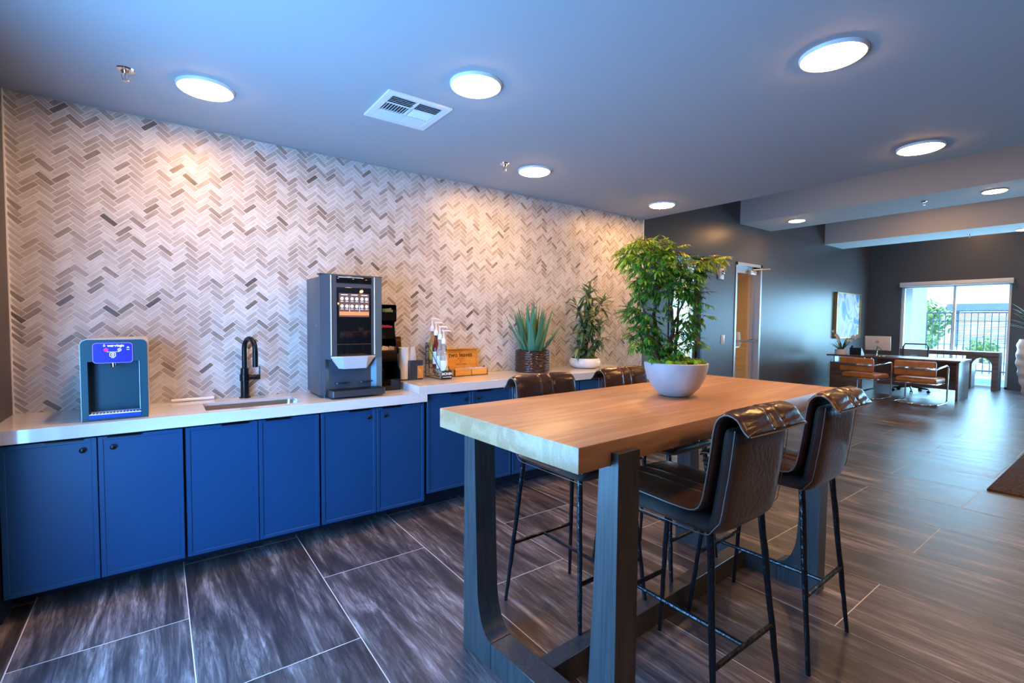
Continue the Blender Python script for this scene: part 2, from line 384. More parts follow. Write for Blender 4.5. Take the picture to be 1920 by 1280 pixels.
def rrect(x0, z0, x1, z1, r, n=5, corners=(1, 1, 1, 1)):
    P = []
    for (cx, cz, a0, on, px, pz) in ((x1-r, z1-r, 0, corners[0], x1, z1), (x0+r, z1-r, PI/2, corners[1], x0, z1), (x0+r, z0+r, PI, corners[2], x0, z0), (x1-r, z0+r, 1.5*PI, corners[3], x1, z0)):
        if on: P += [(cx+r*math.cos(a0+PI/2*k/n), cz+r*math.sin(a0+PI/2*k/n)) for k in range(n+1)]
        else: P.append((px, pz))
    return P

# ------------------------------------------------------------------ setting: shell
def tile_wall():
    w, L, N, sx = 0.0252, 0.0756, 3, 1.168
    g = 0.0014; rng = random.Random(5)
    bm = BM(); uvl = bm.loops.layers.uv.new('UVMap'); cl = bm.loops.layers.float_color.new('tile')
    s2 = math.sqrt(0.5)
    ox, oz = -0.412, 2.481
    def tr(i, j):   # lattice -> wall
        a, b = i*w, j*w
        return ((a-b)*s2*sx+ox, (a+b)*s2+oz)
    def add(i0, j0, horiz):
        if horiz: c = [(i0, j0), (i0+N, j0), (i0+N, j0+1), (i0, j0+1)]; gi = g/w
        else: c = [(i0, j0), (i0+1, j0), (i0+1, j0+N), (i0, j0+N)]; gi = g/w
        cx = [p[0] for p in c]; cy = [p[1] for p in c]
        mx, my = sum(cx)/4, sum(cy)/4
        x, z = tr(mx, my)
        if not (XL-0.02 < x < XR+0.02 and 0.0 < z < HC+0.04) : return
        if z < 0.80 and x < 3.55: return
        P = []
        for a, b in c:
            a += gi if a < mx else -gi; b += gi if b < my else -gi
            X, Z = tr(a, b); P.append((min(max(X, XL), XR), Z))
        vs = [bm.verts.new((p[0], -0.004, p[1])) for p in P]; f = bm.faces.new(vs)
        fac = rng.random()
        ru, rv = rng.uniform(0, 50), rng.uniform(0, 50)
        uv = [(0, 0), (L, 0), (L, w), (0, w)] if horiz else [(0, 0), (0, w), (L, w), (L, 0)]
        for lp, q in zip(f.loops, uv):
            lp[cl] = (fac, fac, fac, 1); lp[uvl].uv = (q[0]+ru, q[1]+rv)
        f.material_index = 1
    R = 235
    for j in range(-R, R):
        for i in range(-R, R+60):
            t = (i-j) % (2*N)
            if t == 0: add(i, j, True)
            elif t == 2*N-1: add(i, j, False)
    for f in bm.faces:
        f.normal_update()
        if f.normal.y > 0: f.normal_flip()
    # grout bed and wall body
    box(bm, (XL-0.2, -0.003, 0), (XR, YD+0.02, HC+0.3), mi=0)
    return struct('wall_back', bm, ['grout_light', 'marble_mosaic'], smooth=False, recalc=False)
tile_wall()

def tile_floor():
    rng = random.Random(3); bm = BM(); uvl = bm.loops.layers.uv.new('UVMap'); cl = bm.loops.layers.float_color.new('tile')
    pw, pl, g = 0.585, 1.165, 0.0022
    x0, y0 = 0.09, -0.305
    for k in range(-3, 26):
        xa, xb = x0+k*pw, x0+(k+1)*pw
        ph = 0.0 if k % 2 == 0 else pl/2
        for j in range(-6, 3):
            ya = y0-ph+j*pl; yb = ya+pl
            X0, X1, Y0, Y1 = max(xa, XL)+g, min(xb, XF)-g, max(ya, YS)+g, min(yb, YD)-g
            if X1-X0 < 0.01 or Y1-Y0 < 0.01: continue
            f = bm.faces.new([bm.verts.new(p) for p in ((X0, Y0, 0), (X1, Y0, 0), (X1, Y1, 0), (X0, Y1, 0))])
            ru, rv, fac = rng.uniform(0, 60), rng.uniform(0, 60), rng.random(); fl = rng.choice((-1, 1))
            for lp in f.loops:
                c = lp.vert.co; lp[uvl].uv = ((c.y-ya)*fl+ru, (c.x-xa)+rv); lp[cl] = (fac, fac, fac, 1)
            f.material_index = 1
    box(bm, (XL-0.2, YS-0.2, -0.2), (XF+0.2, YD+2.4, -0.0012), mi=0)
    return struct('floor', bm, ['grout_floor', 'floor_stone'], smooth=False, recalc=False)
tile_floor()

def boxes(name, lst, m, parent=None, bevel=0.0, kind=True, **k):
    bm = BM()
    for a, b in lst: box(bm, a, b, bevel)
    o = obj(name, bm, m, parent, **k)
    if parent is None and kind: o['kind'] = 'structure'
    return o
boxes('ceiling', [((XL-0.2, YS-0.2, HC), (XR, 0.02, HC+1.3))], 'ceiling_paint', smooth=False)
boxes('ceiling_high', [((XR, YS-0.2, HT), (XF+0.2, YD+0.2, HT+0.2))], 'ceiling_paint', smooth=False)
boxes('trim_1', [((8.07, YS, HB), (9.16, YD, HT))], 'beam_paint', smooth=False)
boxes('trim_2', [((11.56, YS, HB), (12.55, YD, HT))], 'beam_paint', smooth=False)
boxes('trim_3', [((XL, -0.007, HC-0.007), (XR, 0, HC))], 'metal_trim', smooth=False)
boxes('trim_4', [((XL, -0.008, 0.864), (XL+0.006, 0, HC))], 'grout_light', smooth=False)
boxes('trim_5', [((XR-0.008, -0.008, 0), (XR, 0, HC))], 'white_trim', smooth=False)
# left wall: solid next to the counter, then full-height glazing
boxes('wall_left', [((XL-0.2, -1.08, 0), (XL, 0, HC)), ((XL-0.2, -2.52, 2.02), (XL, -1.08, HC)), ((XL-0.2, YS, 0), (XL, -2.52, HC))], 'brown_paint', smooth=False)
def glazing(name, axis, fixed, a0, a1, z0, z1, mull, depth=0.06, fr=0.05, m='alum', glass=True, transoms=()):
    """frame = window structure with a pane child; axis 'x' : plane of constant x, runs along y"""
    bm = BM()
    def bx(p0, p1, q0, q1):
        if axis == 'x': box(bm, (fixed-depth/2, p0, q0), (fixed+depth/2, p1, q1))
        else: box(bm, (p0, fixed-depth/2, q0), (p1, fixed+depth/2, q1))
    bx(a0, a1, z0, z0+fr); bx(a0, a1, z1-fr, z1); bx(a0, a0+fr, z0, z1); bx(a1-fr, a1, z0, z1)
    for q in mull: bx(q-fr/2, q+fr/2, z0, z1)
    for q in transoms: bx(a0, a1, q-fr/2, q+fr/2)
    w = struct(name, bm, m, smooth=False)
    if glass:
        g = BM()
        if axis == 'x': box(g, (fixed-0.004, a0, z0), (fixed+0.004, a1, z1))
        else: box(g, (a0, fixed-0.004, z0), (a1, fixed+0.004, z1))
        obj('pane', g, 'pane_glass', w, smooth=False)
    return w
glazing('window_1', 'x', XL-0.04, -2.52, -1.08, 0.0, 2.02, (-1.80,), glass=False)
boxes('wall_front', [((XL-0.2, YS-0.2, 0), (XF+0.2, YS, HT))], 'dark_paint', smooth=False)
# recessed dark wall with two door openings
D1 = (6.12, 7.0); D2 = (7.97, 8.87); DH = 2.40
boxes('wall_right', [((XR, YD, 0), (D1[0], YD+0.15, HT)), ((D1[0], YD, DH), (D1[1], YD+0.15, HT)), ((D1[1], YD, 0), (D2[0], YD+0.15, HT)),
                     ((D2[0], YD, DH), (D2[1], YD+0.15, HT)), ((D2[1], YD, 0), (XF+0.2, YD+0.15, HT))], 'dark_paint', smooth=False)
boxes('wall_return', [((XR-0.02, 0.005, HC), (XR, YD, HT))], 'dark_paint', smooth=False)
# far wall with the big window
WY0, WY1, WH = -1.60, 0.235, 2.25
boxes('wall_far', [((XF, WY1, 0), (XF+0.18, YD, HT)), ((XF, WY0, WH), (XF+0.18, WY1, HT)), ((XF, -2.65, 0), (XF+0.18, WY0, HT)),
                   ((XF, -5.2, WH), (XF+0.18, -2.65, HT)), ((XF, YS, 0), (XF+0.18, -5.2, HT))], 'dark_paint', smooth=False)
glazing('window_2', 'x', XF+0.09, WY0, WY1, 0.0, WH, (-0.70,), fr=0.045, m='white_trim')
glazing('window_3', 'x', XF+0.09, -5.2, -2.65, 0.0, WH, (-3.9,), fr=0.045, m='white_trim')
boxes('baseboard_far', [((XF-0.014, -2.65, 0), (XF, WY0-0.01, 0.11)), ((XF-0.014, WY1, 0), (XF, YD, 0.11))], 'dark_paint', smooth=False)
boxes('baseboard_right', [((XR, YD-0.014, 0), (D1[0]-0.01, YD, 0.11)), ((D1[1]+0.01, YD-0.014, 0), (D2[0]-0.01, YD, 0.11)), ((D2[1]+0.01, YD-0.014, 0), (XF, YD, 0.11))], 'dark_paint', smooth=False)

# roller blind housing over the far window
bl = thing('roller_blind', 'white roller blind cassette across the top of the tall far window', 'blind', (XF-0.05, -0.68, WH-0.02))
simple('cassette', 'white_trim', bl, box, (-0.05, -0.95, 0), (0.045, 0.935, 0.105), 0.006)
simple('bottom_rail', 'alum', bl, box, (-0.01, -0.91, -0.022), (0.0, 0.90, 0), 0.003)

# doors in the recessed wall
def door(name, x0, x1, m_frame, hand):
    bm = BM(); f = 0.05
    box(bm, (x0, YD-0.012, 0), (x0+f, YD+0.15, DH)); box(bm, (x1-f, YD-0.012, 0), (x1, YD+0.15, DH)); box(bm, (x0, YD-0.012, DH-f), (x1, YD+0.15, DH))
    d = struct(name, bm, m_frame, smooth=False)
    lb = BM(); a, b = x0+f, x1-f; yy = (YD+0.085, YD+0.125)
    box(lb, (a, yy[0], 0.01), (a+0.075, yy[1], DH-f)); box(lb, (b-0.075, yy[0], 0.01), (b, yy[1], DH-f))
    box(lb, (a, yy[0], DH-f-0.11), (b, yy[1], DH-f)); box(lb, (a, yy[0], 0.01), (b, yy[1], 0.26))
    lf = obj('door_leaf', lb, 'alum', d, smooth=False)
    obj('pane', (lambda g: (box(g, (a+0.075, yy[0]+0.014, 0.26), (b-0.075, yy[0]+0.022, DH-f-0.11)), g)[1])(BM()), 'door_glass', lf, smooth=False)
    h = BM(); hx = a+0.04 if hand < 0 else b-0.04; sg = 1 if hand < 0 else -1
    tube(h, [(hx, yy[0], 0.93), (hx, yy[0]-0.05, 0.93), (hx+sg*0.12, yy[0]-0.055, 0.93)], 0.011)
    box(h, (hx-0.02, yy[0]-0.012, 0.85), (hx+0.02, yy[0], 1.03), 0.003)
    obj('door_handle', h, 'chrome', d)
    p = BM(); tube(p, [(a+0.06, yy[0]-0.05, 1.03), (b-0.1, yy[0]-0.05, 1.03)], 0.017); box(p, (a+0.05, yy[0]-0.05, 1.0), (a+0.09, yy[0], 1.06)); box(p, (b-0.14, yy[0]-0.05, 1.0), (b-0.1, yy[0], 1.06))
    obj('push_bar', p, 'chrome', d)
    c = BM(); box(c, (b-0.28, yy[0]-0.06, DH-f-0.13), (b-0.06, yy[0], DH-f-0.06), 0.006)
    tube(c, [(b-0.2, yy[0]-0.05, DH-f-0.05), (b+0.02, YD-0.16, DH-f-0.03), (b+0.30, YD-0.03, DH-f-0.01)], 0.010)
    obj('door_closer', c, 'silver_plastic', d)
    return d
door('door_1', D1[0], D1[1], 'black_metal', -1)
door('door_2', D2[0], D2[1], 'alum', -1)
# tan room behind the second door
boxes('wall_side_room', [((7.72, YD+0.15, 0), (7.80, YD+2.4, 2.8)), ((11.4, YD+0.15, 0), (11.5, YD+2.4, 2.8)), ((7.72, YD+2.3, 0), (11.5, YD+2.4, 2.8)), ((7.72, YD+0.15, 2.72), (11.5, YD+2.4, 2.8))], 'tan_wall', smooth=False)

# ------------------------------------------------------------------ ceiling fixtures
def downlight(r=0.115):
    t = thing('ceiling_light', '', 'ceiling light')
    bm = BM(); lathe(bm, [(r-0.004, -0.006), (r-0.003, -0.013), (r+0.003, -0.014), (r+0.008, -0.009), (r+0.010, 0.0)], 48); obj('trim_ring', bm, 'white_plastic', t)
    bm = BM(); lathe(bm, [(0, -0.021), (r*0.7, -0.0205), (r-0.01, -0.0185), (r-0.004, -0.014), (r-0.004, -0.006)], 48); obj('diffuser', bm, 'diffuser', t)
    return t
DL = downlight()
n_, l_ = nodes(MATS['diffuser']); n_['Principled BSDF'].inputs['Emission Strength'].default_value = 135.0
lights = [((0.212, -0.62, HC), 'round flush light above the water dispenser, nearest the left wall'),
          ((1.246, -1.46, HC), 'round glowing ceiling light beside the square air vent'),
          ((2.30, -0.61, HC), 'round flush light near the tiled wall, beside the small sprinkler in mid picture'),
          ((3.92, -0.56, HC), 'round flush light at the far right end of the tiled wall'),
          ((2.30, -2.59, HC), 'largest round ceiling light, high at the right above the bar stools'),
          ((3.93, -2.50, HC), 'round flush light near the edge where the low ceiling ends'),
          ((8.50, 0.17, HB), 'small round light under the first beam, close to the dark wall'),
          ((8.51, -2.15, HB), 'round light under the first beam at the right edge of the picture'),
          ((12.33, -1.98, HB), 'round light under the farther beam, cut by the right picture edge')]
for i, (p, lb) in enumerate(lights):
    o = DL if i == 0 else dup(DL, p, 0, lb)
    o.location = p; o['label'] = lb; o['group'] = 'round ceiling lights'
for p, lb in (((0.7, -4.9, HC), 'added round fill light behind the camera, nearest the left wall'), ((2.3, -4.6, HC), 'added round fill light behind the camera, middle of the row'), ((3.93, -4.5, HC), 'added round fill light behind the camera, farthest right of the row'),  # added out of view, warm fill for faces turned to the camera
              ((6.3, -1.3, HT), 'added unseen fill light on the high ceiling before the first beam'), ((6.3, -4.0, HT), 'added unseen fill light on the high ceiling, farther from the dark wall'),  # added out of sight to brighten the beams and far room
              ((10.4, -1.0, HT), 'added unseen fill light on the high ceiling between the two beams'), ((10.4, -3.6, HT), 'added unseen fill light between the two beams, farther from the dark wall'), ((13.4, -1.0, HT), 'added unseen fill light on the high ceiling by the far wall')):
    dup(DL, p, 0, lb, 'round ceiling lights')
rng_side = area('side_room_fill', (9.4, YD+1.2, 2.7), (0, 0, -1), 0.6, 0.6, 40, (1.0, 0.78, 0.52))  # added fill so the tan room is not dark

def sprinkler(p, lb, src=None):
    if src: return dup(src, p, 0, lb)
    t = thing('fire_sprinkler', lb, 'sprinkler', p, group='ceiling sprinklers')
    bm = BM(); lathe(bm, [(0, 0), (0.036, 0), (0.034, -0.006), (0.018, -0.009), (0.012, -0.02), (0, -0.02)], 24); obj('escutcheon', bm, 'chrome', t)
    bm = BM()
    for s in (-1, 1): tube(bm, [(s*0.008, 0, -0.018), (s*0.015, 0, -0.03), (s*0.010, 0, -0.046), (0, 0, -0.05)], 0.0022, 6)
    lathe(bm, [(0, -0.05), (0.014, -0.051), (0.014, -0.053), (0, -0.054)], 16); tube(bm, [(0, 0, -0.02), (0, 0, -0.05)], 0.003, 6)
    obj('deflector', bm, 'steel', t)
    return t
sp0 = sprinkler((-0.096, -0.603, HC), 'chrome sprinkler head left of the first ceiling light')
sprinkler((2.03, -0.60, HC), 'small sprinkler head beside the mid ceiling light near the tiles', sp0)
sprinkler((8.51, -1.46, HB), 'sprinkler head under the first beam between its two lights', sp0)
sprinkler((12.27, -1.27, HB), 'sprinkler head under the farther beam', sp0)

v = thing('ceiling_vent', 'white square louvred air vent in the low ceiling', 'vent', (1.108, -0.988, HC))
bm = BM(); o_, i_ = 0.178, 0.14
for a, b in (((-o_, -o_), (o_, -i_)), ((-o_, i_), (o_, o_)), ((-o_, -i_), (-i_, i_)), ((i_, -i_), (o_, i_))): box(bm, (a[0], a[1], -0.010), (b[0], b[1], 0), 0.002)
box(bm, (-0.006, -i_, -0.009), (0.006, i_, -0.001)); box(bm, (-i_, -0.052, -0.009), (i_, -0.046, -0.001)); box(bm, (-i_, 0.046, -0.009), (i_, 0.052, -0.001))
obj('frame', bm, 'white_plastic', v, smooth=False)
simple('backing', 'vent_dark', v, box, (-i_, -i_, -0.0015), (i_, i_, 0))
bm = BM()
def slat(x0, y0, x1, y1, ax, tilt):
    cx, cy = (x0+x1)/2, (y0+y1)/2
    M = Matrix.Translation((cx, cy, -0.006)) @ Matrix.Rotation(tilt, 4, ax)
    box(bm, (x0-cx, y0-cy, -0.0007), (x1-cx, y1-cy, 0.0007), M=M)
for s in (-1, 1):
    xa, xb = (-i_, -0.008) if s < 0 else (0.008, i_)
    for k in range(5):
        y = -0.130+k*0.018; slat(xa, y-0.007, xb, y+0.007, 'X', 0.6)
        y = 0.060+k*0.018; slat(xa, y-0.007, xb, y+0.007, 'X', -0.6)
    for k in range(8):
        x = xa+0.012+k*0.0155; slat(x-0.006, -0.045, x+0.006, 0.045, 'Y', 0.6*s)
obj('louvres', bm, 'white_plastic', v, smooth=False)

# ------------------------------------------------------------------ cabinets and worktops
YC = -0.503; YDR = -0.475
def cabinet(x0, x1, zb, zt, label, split, knobs=True, pulls=True, left=True):
    t = thing('base_cabinet', label, 'cabinet', ((x0+x1)/2, 0, 0), group='blue base cabinets')
    cx = (x0+x1)/2
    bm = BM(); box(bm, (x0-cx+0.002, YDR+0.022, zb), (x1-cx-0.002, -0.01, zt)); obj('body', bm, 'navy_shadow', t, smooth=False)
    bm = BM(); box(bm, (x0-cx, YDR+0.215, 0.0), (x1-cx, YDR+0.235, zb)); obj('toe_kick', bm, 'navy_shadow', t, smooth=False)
    for k, (a, b) in enumerate(((x0, split), (split, x1))):
        if b-a < 0.05: continue
        a0, b0 = a-cx+(0.006 if k == 0 else 0.002), b-cx-(0.002 if k == 0 else 0.006)
        bm = BM(); z0, z1 = zb+0.004, zt-0.012; fr = 0.020
        box(bm, (a0+0.004, YDR+0.005, z0+0.004), (b0-0.004, YDR+0.020, z1-0.004))
        for q in (((a0, z0), (a0+fr, z1)), ((b0-fr, z0), (b0, z1)), ((a0+fr-0.001, z0), (b0-fr+0.001, z0+fr)), ((a0+fr-0.001, z1-fr), (b0-fr+0.001, z1))):
            box(bm, (q[0][0], YDR, q[0][1]), (q[1][0], YDR+0.018, q[1][1]), 0.0015, seg=1)
        dr = obj('door', bm, 'navy_paint', t, angle=25)
        if knobs:
            kx = b0-0.050 if k == 0 else a0+0.056
            bm = BM()
            M = Matrix.Translation((kx, YDR+0.005, zt-0.066)) @ Matrix.Rotation(PI/2, 4, 'X')
            res = []
            tb = BM(); lathe(tb, [(0.010, 0), (0.0105, 0.006), (0.0125, 0.009), (0.0125, 0.014), (0.009, 0.017), (0, 0.018)], 24)
            tb.transform(M); obj('knob', tb, 'black_metal', dr); bm.free()
        if pulls:
            bm = BM(); w = 0.13; px = b0-0.045-w if k == 0 else a0+0.035
            box(bm, (px, YDR-0.010, z1-0.002), (px+w, YDR+0.02, z1+0.0015)); box(bm, (px, YDR-0.010, z1-0.007), (px+w, YDR-0.007, z1+0.001))
            obj('edge_pull', bm, 'black_metal', dr, smooth=False)
    return t
ZL0, ZL1, ZR0, ZR1 = 0.105, 0.804, 0.150, 0.854
cabinet(-0.575, 0.099, ZL0, ZL1, 'blue two-door cabinet under the water dispenser, with two black locks', -0.242)
cabinet(0.099, 0.774, ZL0, ZL1, 'blue two-door cabinet under the sink, without locks', 0.441, knobs=False)
cabinet(0.774, 1.466, ZL0, ZL1, 'blue two-door cabinet under the coffee machine', 1.122)
cabinet(1.476, 2.21, ZR0, ZR1, 'blue two-door cabinet just right of the worktop step', 1.843)
cabinet(2.21, 2.94, ZR0, ZR1, 'blue two-door cabinet behind the nearer far-side stool, under the spiky plant', 2.575)
cabinet(2.94, 3.70, ZR0, ZR1, 'last blue cabinet at the right end of the counter', 3.32)
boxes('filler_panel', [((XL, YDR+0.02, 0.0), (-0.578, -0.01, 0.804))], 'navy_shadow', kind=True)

wt = BM(); T = 0.060
SX0, SX1, SY0, SY1 = 0.20, 0.685, -0.425, -0.145
for a, b in (((XL, YC), (SX0, 0)), ((SX1, YC), (1.405, 0)), ((SX0, YC), (SX1, SY0)), ((SX0, SY1), (SX1, 0))):
    box(wt, (a[0], a[1], 0.804), (b[0], b[1] if b[1] else -0.0045, 0.864))
o = obj('worktop', wt, 'quartz', smooth=False); o['label'] = 'lower pale stone worktop holding the sink and coffee machine'; o['category'] = 'worktop'
wt = BM(); box(wt, (1.4705, YC, 0.854), (3.745, -0.0045, 0.914), 0.0015, seg=1)
o = obj('worktop', wt, 'quartz'); o['label'] = 'raised pale stone worktop holding the potted plants and tea box'; o['category'] = 'worktop'
wt = BM(); box(wt, (1.405, YC, 0.804), (1.470, -0.0045, 0.914), 0.0015, seg=1); obj('step_edge', wt, 'quartz', o)

sk = thing('sink', 'stainless steel undermount sink sunk in the worktop below the tap', 'sink', ((SX0+SX1)/2, (SY0+SY1)/2, 0.862))
bm = BM(); hw, hd, dp = (SX1-SX0)/2-0.001, (SY1-SY0)/2-0.001, 0.17
top = rrect(-hw, -hd, hw, hd, 0.03); bot = rrect(-hw+0.02, -hd+0.02, hw-0.02, hd-0.02, 0.03)
A = [bm.verts.new((p[0], p[1], -0.016)) for p in top]; B = [bm.verts.new((p[0], p[1], -dp)) for p in bot]
for k in range(len(A)): bm.faces.new([A[k], A[(k+1) % len(A)], B[(k+1) % len(A)], B[k]])
bm.faces.new(B)
obj('basin', bm, 'steel', sk, recalc=False)
bm = BM(); lathe(bm, [(0.04, 0.001), (0.036, 0.003), (0.012, -0.001), (0, -0.001)], 24, (0, 0.03, -dp)); obj('drain', bm, 'chrome', sk)
fa = thing('faucet', 'matte black gooseneck tap standing behind the sink', 'faucet', (0.432, -0.055, 0.864))
bm = BM(); lathe(bm, [(0, 0), (0.032, 0), (0.032, 0.006), (0.024, 0.008), (0.0235, 0.105), (0.028, 0.107), (0.028, 0.147), (0.0235, 0.149), (0.0225, 0.185), (0.016, 0.188), (0, 0.188)], 28); obj('body', bm, 'black_metal', fa)
bm = BM(); pts = [(0, 0, 0.18), (0, 0, 0.30)]
for k in range(0, 13):
    a = PI*k/12; d_ = 0.062*(1-math.cos(a)); pts.append((d_*0.35, -d_*0.94, 0.305+0.068*math.sin(a)))
pts += [(0.124*0.35, -0.124*0.94, 0.29), (0.124*0.35, -0.124*0.94, 0.20)]
tube(bm, pts, [0.0145]*(len(pts)-3)+[0.0145, 0.0155, 0.0155], 14); obj('spout', bm, 'black_metal', fa)
bm = BM(); tube(bm, [(0.0, 0, 0.127), (0.086, -0.012, 0.127)], 0.0155, 16); tube(bm, [(0.081, -0.011, 0.127), (0.083, -0.008, 0.195)], [0.005, 0.004], 8); obj('handle', bm, 'black_metal', fa)
bm = BM(); tube(bm, [(0.055, -0.028, 0.874), (0.27, -0.022, 0.874)], 0.0095, 12); o = obj('cleaning_rod', bm, 'white_plastic'); o['label'] = 'thin cream rod lying on the worktop behind the sink'; o['category'] = 'rod'

# ------------------------------------------------------------------ water dispenser
wd = thing('water_dispenser', 'black and silver countertop water dispenser with a blue lit panel', 'water dispenser', (-0.171, -0.449, 0.864))
hw, H_ = 0.128, 0.392
bm = BM()
po, pi_ = rrect(-hw, 0, hw, H_, 0.028, 6, (1, 1, 0, 0)), rrect(-hw+0.003, 0.003, hw-0.003, H_-0.003, 0.025, 6, (1, 1, 0, 0))
R4 = [[bm.verts.new((p[0], y, p[1])) for p in q] for q, y in ((po, 0.012), (po, 0.36), (pi_, 0.36), (pi_, 0.012))]
for a_ in range(4):
    A, B = R4[a_], R4[(a_+1) % 4]
    for k in range(len(A)): bm.faces.new([A[k], A[(k+1) % len(A)], B[(k+1) % len(A)], B[k]])
prism(bm, rrect(-hw+0.004, 0.004, hw-0.004, H_-0.004, 0.024, 6, (1, 1, 0, 0)), 'y', 0.10, 0.358)
obj('housing', bm, 'silver_plastic', wd)
bm = BM(); RD = 0.092
rx0, rx1, rz0, rz1 = -0.100, 0.098, 0.028, 0.285
e = 0.0035
box(bm, (-hw+e, 0.0, 0.0), (rx0, RD, H_-0.035)); box(bm, (rx1, 0.0, 0.0), (hw-e, RD, H_-0.035))
prism(bm, rrect(-hw+e, rz1, hw-e, H_-e, 0.025, 6, (1, 1, 0, 0)), 'y', -0.001, RD)
box(bm, (rx0, 0.0, 0.0), (rx1, RD, rz0-0.016))
obj('bezel', bm, 'teal_black', wd)
bm = BM()
for k in range(34):
    z = rz0+0.002+k*(rz1-rz0)/34; box(bm, (rx0, 0.0845, z), (rx1, 0.0868, z+0.0045))
box(bm, (rx0, 0.0862, rz0-0.02), (rx1, 0.0872, rz1)); obj('ribbed_back', bm, 'teal_ribbed', wd, smooth=False)
bm = BM(); tube(bm, [(rx1-0.004, 0.02, rz0+0.01), (rx1-0.004, 0.02, rz1-0.002)], 0.003, 8); obj('highlight_rail', bm, 'steel', wd)
bm = BM(); prism(bm, rrect(-0.080, 0.277, 0.070, 0.374, 0.014), 'y', -0.007, 0.002); dp_ = obj('display_rim', bm, 'led_violet', wd)
bm = BM(); prism(bm, rrect(-0.078, 0.279, 0.068, 0.372, 0.013), 'y', -0.0078, -0.003); dsp = obj('display_panel', bm, 'led_blue', wd, label='glowing deep blue touch panel')
text('lettering', 'waterlogic', 0.0150, at(0.006, -0.0083, 0.3605), 'icon_white', wd, bold=0.0004)
bm = BM(); tube(bm, [(-0.0395, -0.0083, 0.3575), (-0.034, -0.0083, 0.3575), (-0.034, -0.0083, 0.362), (-0.037, -0.0083, 0.3675), (-0.0395, -0.0083, 0.362)], 0.0011, 5, closed=True)
obj('logo', bm, 'icon_white', wd); bm = BM()
tube(bm, [(-0.028, -0.0083, 0.331), (0.020, -0.0083, 0.331)], 0.0007, 5)
prism(bm, rrect(0.046, 0.3485, 0.058, 0.351, 0.001), 'y', -0.0084, -0.0075); prism(bm, rrect(0.046, 0.340, 0.058, 0.342, 0.0009), 'y', -0.0084, -0.0075); prism(bm, rrect(0.050, 0.352, 0.054, 0.356, 0.0015), 'y', -0.0084, -0.0075)
def ring(bm, cx, cz, r, y, w=0.0011):
    tube(bm, [(cx+r*math.cos(2*PI*k/20), y, cz+r*math.sin(2*PI*k/20)) for k in range(20)], w, 5, closed=True)
ring(bm, 0.020, 0.3405, 0.0065, -0.0083); tube(bm, [(0.020, -0.0083, 0.337), (0.020, -0.0083, 0.344)], 0.0008, 5); tube(bm, [(0.0165, -0.0083, 0.3405), (0.0235, -0.0083, 0.3405)], 0.0008, 5)
tube(bm, [(p[0], -0.0083, p[1]) for p in rrect(-0.0165, 0.308, 0.0045, 0.326, 0.003, 3)], 0.0012, 5, closed=True); ring(bm, -0.006, 0.317, 0.0042, -0.0083, 0.0016)
prism(bm, rrect(-0.012, 0.302, 0.0, 0.304, 0.0009), 'y', -0.0084, -0.0075)
obj('icons', bm, 'icon_white', wd)
bm = BM(); prism(bm, [(-0.0305+0.0085*math.cos(2*PI*k/20), 0.3405+0.0085*math.sin(2*PI*k/20)) for k in range(20)], 'y', -0.0086, -0.0075); obj('hot_button', bm, 'icon_pink', wd, label='round pink hot water button')
bm = BM(); lathe(bm, [(0, 0.258), (0.011, 0.258), (0.012, 0.268), (0.012, 0.285), (0, 0.285)], 20, (-0.005, 0.016, 0)); obj('nozzle', bm, 'chrome', wd)
bm = BM(); prism(bm, rrect(rx0+0.0005, 0.0125, rx1-0.0005, 0.030, 0.006), 'y', -0.005, 0.080); tr = obj('drip_tray', bm, 'tray_blue', wd, label='blue lit drip tray front')
bm = BM(); box(bm, (rx0+0.001, -0.004, 0.030), (rx1-0.001, 0.0, 0.034)); box(bm, (rx0+0.001, 0.076, 0.030), (rx1-0.001, 0.080, 0.034))
for k in range(15): box(bm, (rx0+0.006+k*0.0128, 0.0, 0.030), (rx0+0.012+k*0.0128, 0.077, 0.034))
obj('grille', bm, 'paper_white', tr, smooth=False)

# ------------------------------------------------------------------ coffee machine
cm = thing('coffee_machine', 'tall grey coffee machine with black glass front and lit drinks menu', 'coffee machine', (1.01, -0.02, 0.864))
HH = 0.775
bm = BM(); box(bm, (-0.198, -0.305, 0.012), (0.198, -0.0, HH-0.012), 0.006)
for sx_ in (-0.16, 0.16):
    for sy_ in (-0.28, -0.03): lathe(bm, [(0.015, 0), (0.015, 0.014)], 12, (sx_, sy_, 0))
obj('body', bm, 'machine_grey', cm)
bm = BM()      # door: chamfered column
fy, by = -0.385, -0.307
poly = [(-0.198, by), (-0.198, by-0.012), (-0.150, fy), (0.125, fy), (0.198, by-0.022), (0.198, by)]
top = [(p[0], p[1]) for p in poly]
prism(bm, top, 'z', 0.245, HH)
# lower part recessed towards the niche
low = [(-0.198, by), (-0.198, by-0.012), (-0.176, by-0.045), (-0.150, by-0.030), (0.120, by-0.030), (0.150, by-0.05), (0.198, by-0.022), (0.198, by)]
prism(bm, low, 'z', 0.02, 0.246)
obj('door', bm, 'machine_grey', cm, angle=20)
bm = BM(); box(bm, (-0.205, by-0.03, HH-0.002), (0.200, by+0.02, HH+0.006), 0.002); obj('top_cap', bm, 'machine_dark', cm)
bm = BM(); box(bm, (-0.114, fy-0.003, 0.262), (0.105, fy+0.004, 0.697), 0.003); gl = obj('glass_front', bm, 'gloss_black', cm, label='glossy black glass front')
simple('upper_glass', 'gloss_black', cm, box, (-0.116, fy-0.003, 0.722), (0.108, fy+0.004, 0.766), 0.002)
simple('trim_bar', 'light_strip', cm, box, (-0.105, fy-0.005, 0.7575), (0.045, fy-0.002, 0.7615), 0.0005)
simple('glass_line', 'steel', cm, box, (-0.112, fy-0.0045, 0.338), (0.104, fy-0.0025, 0.3405))
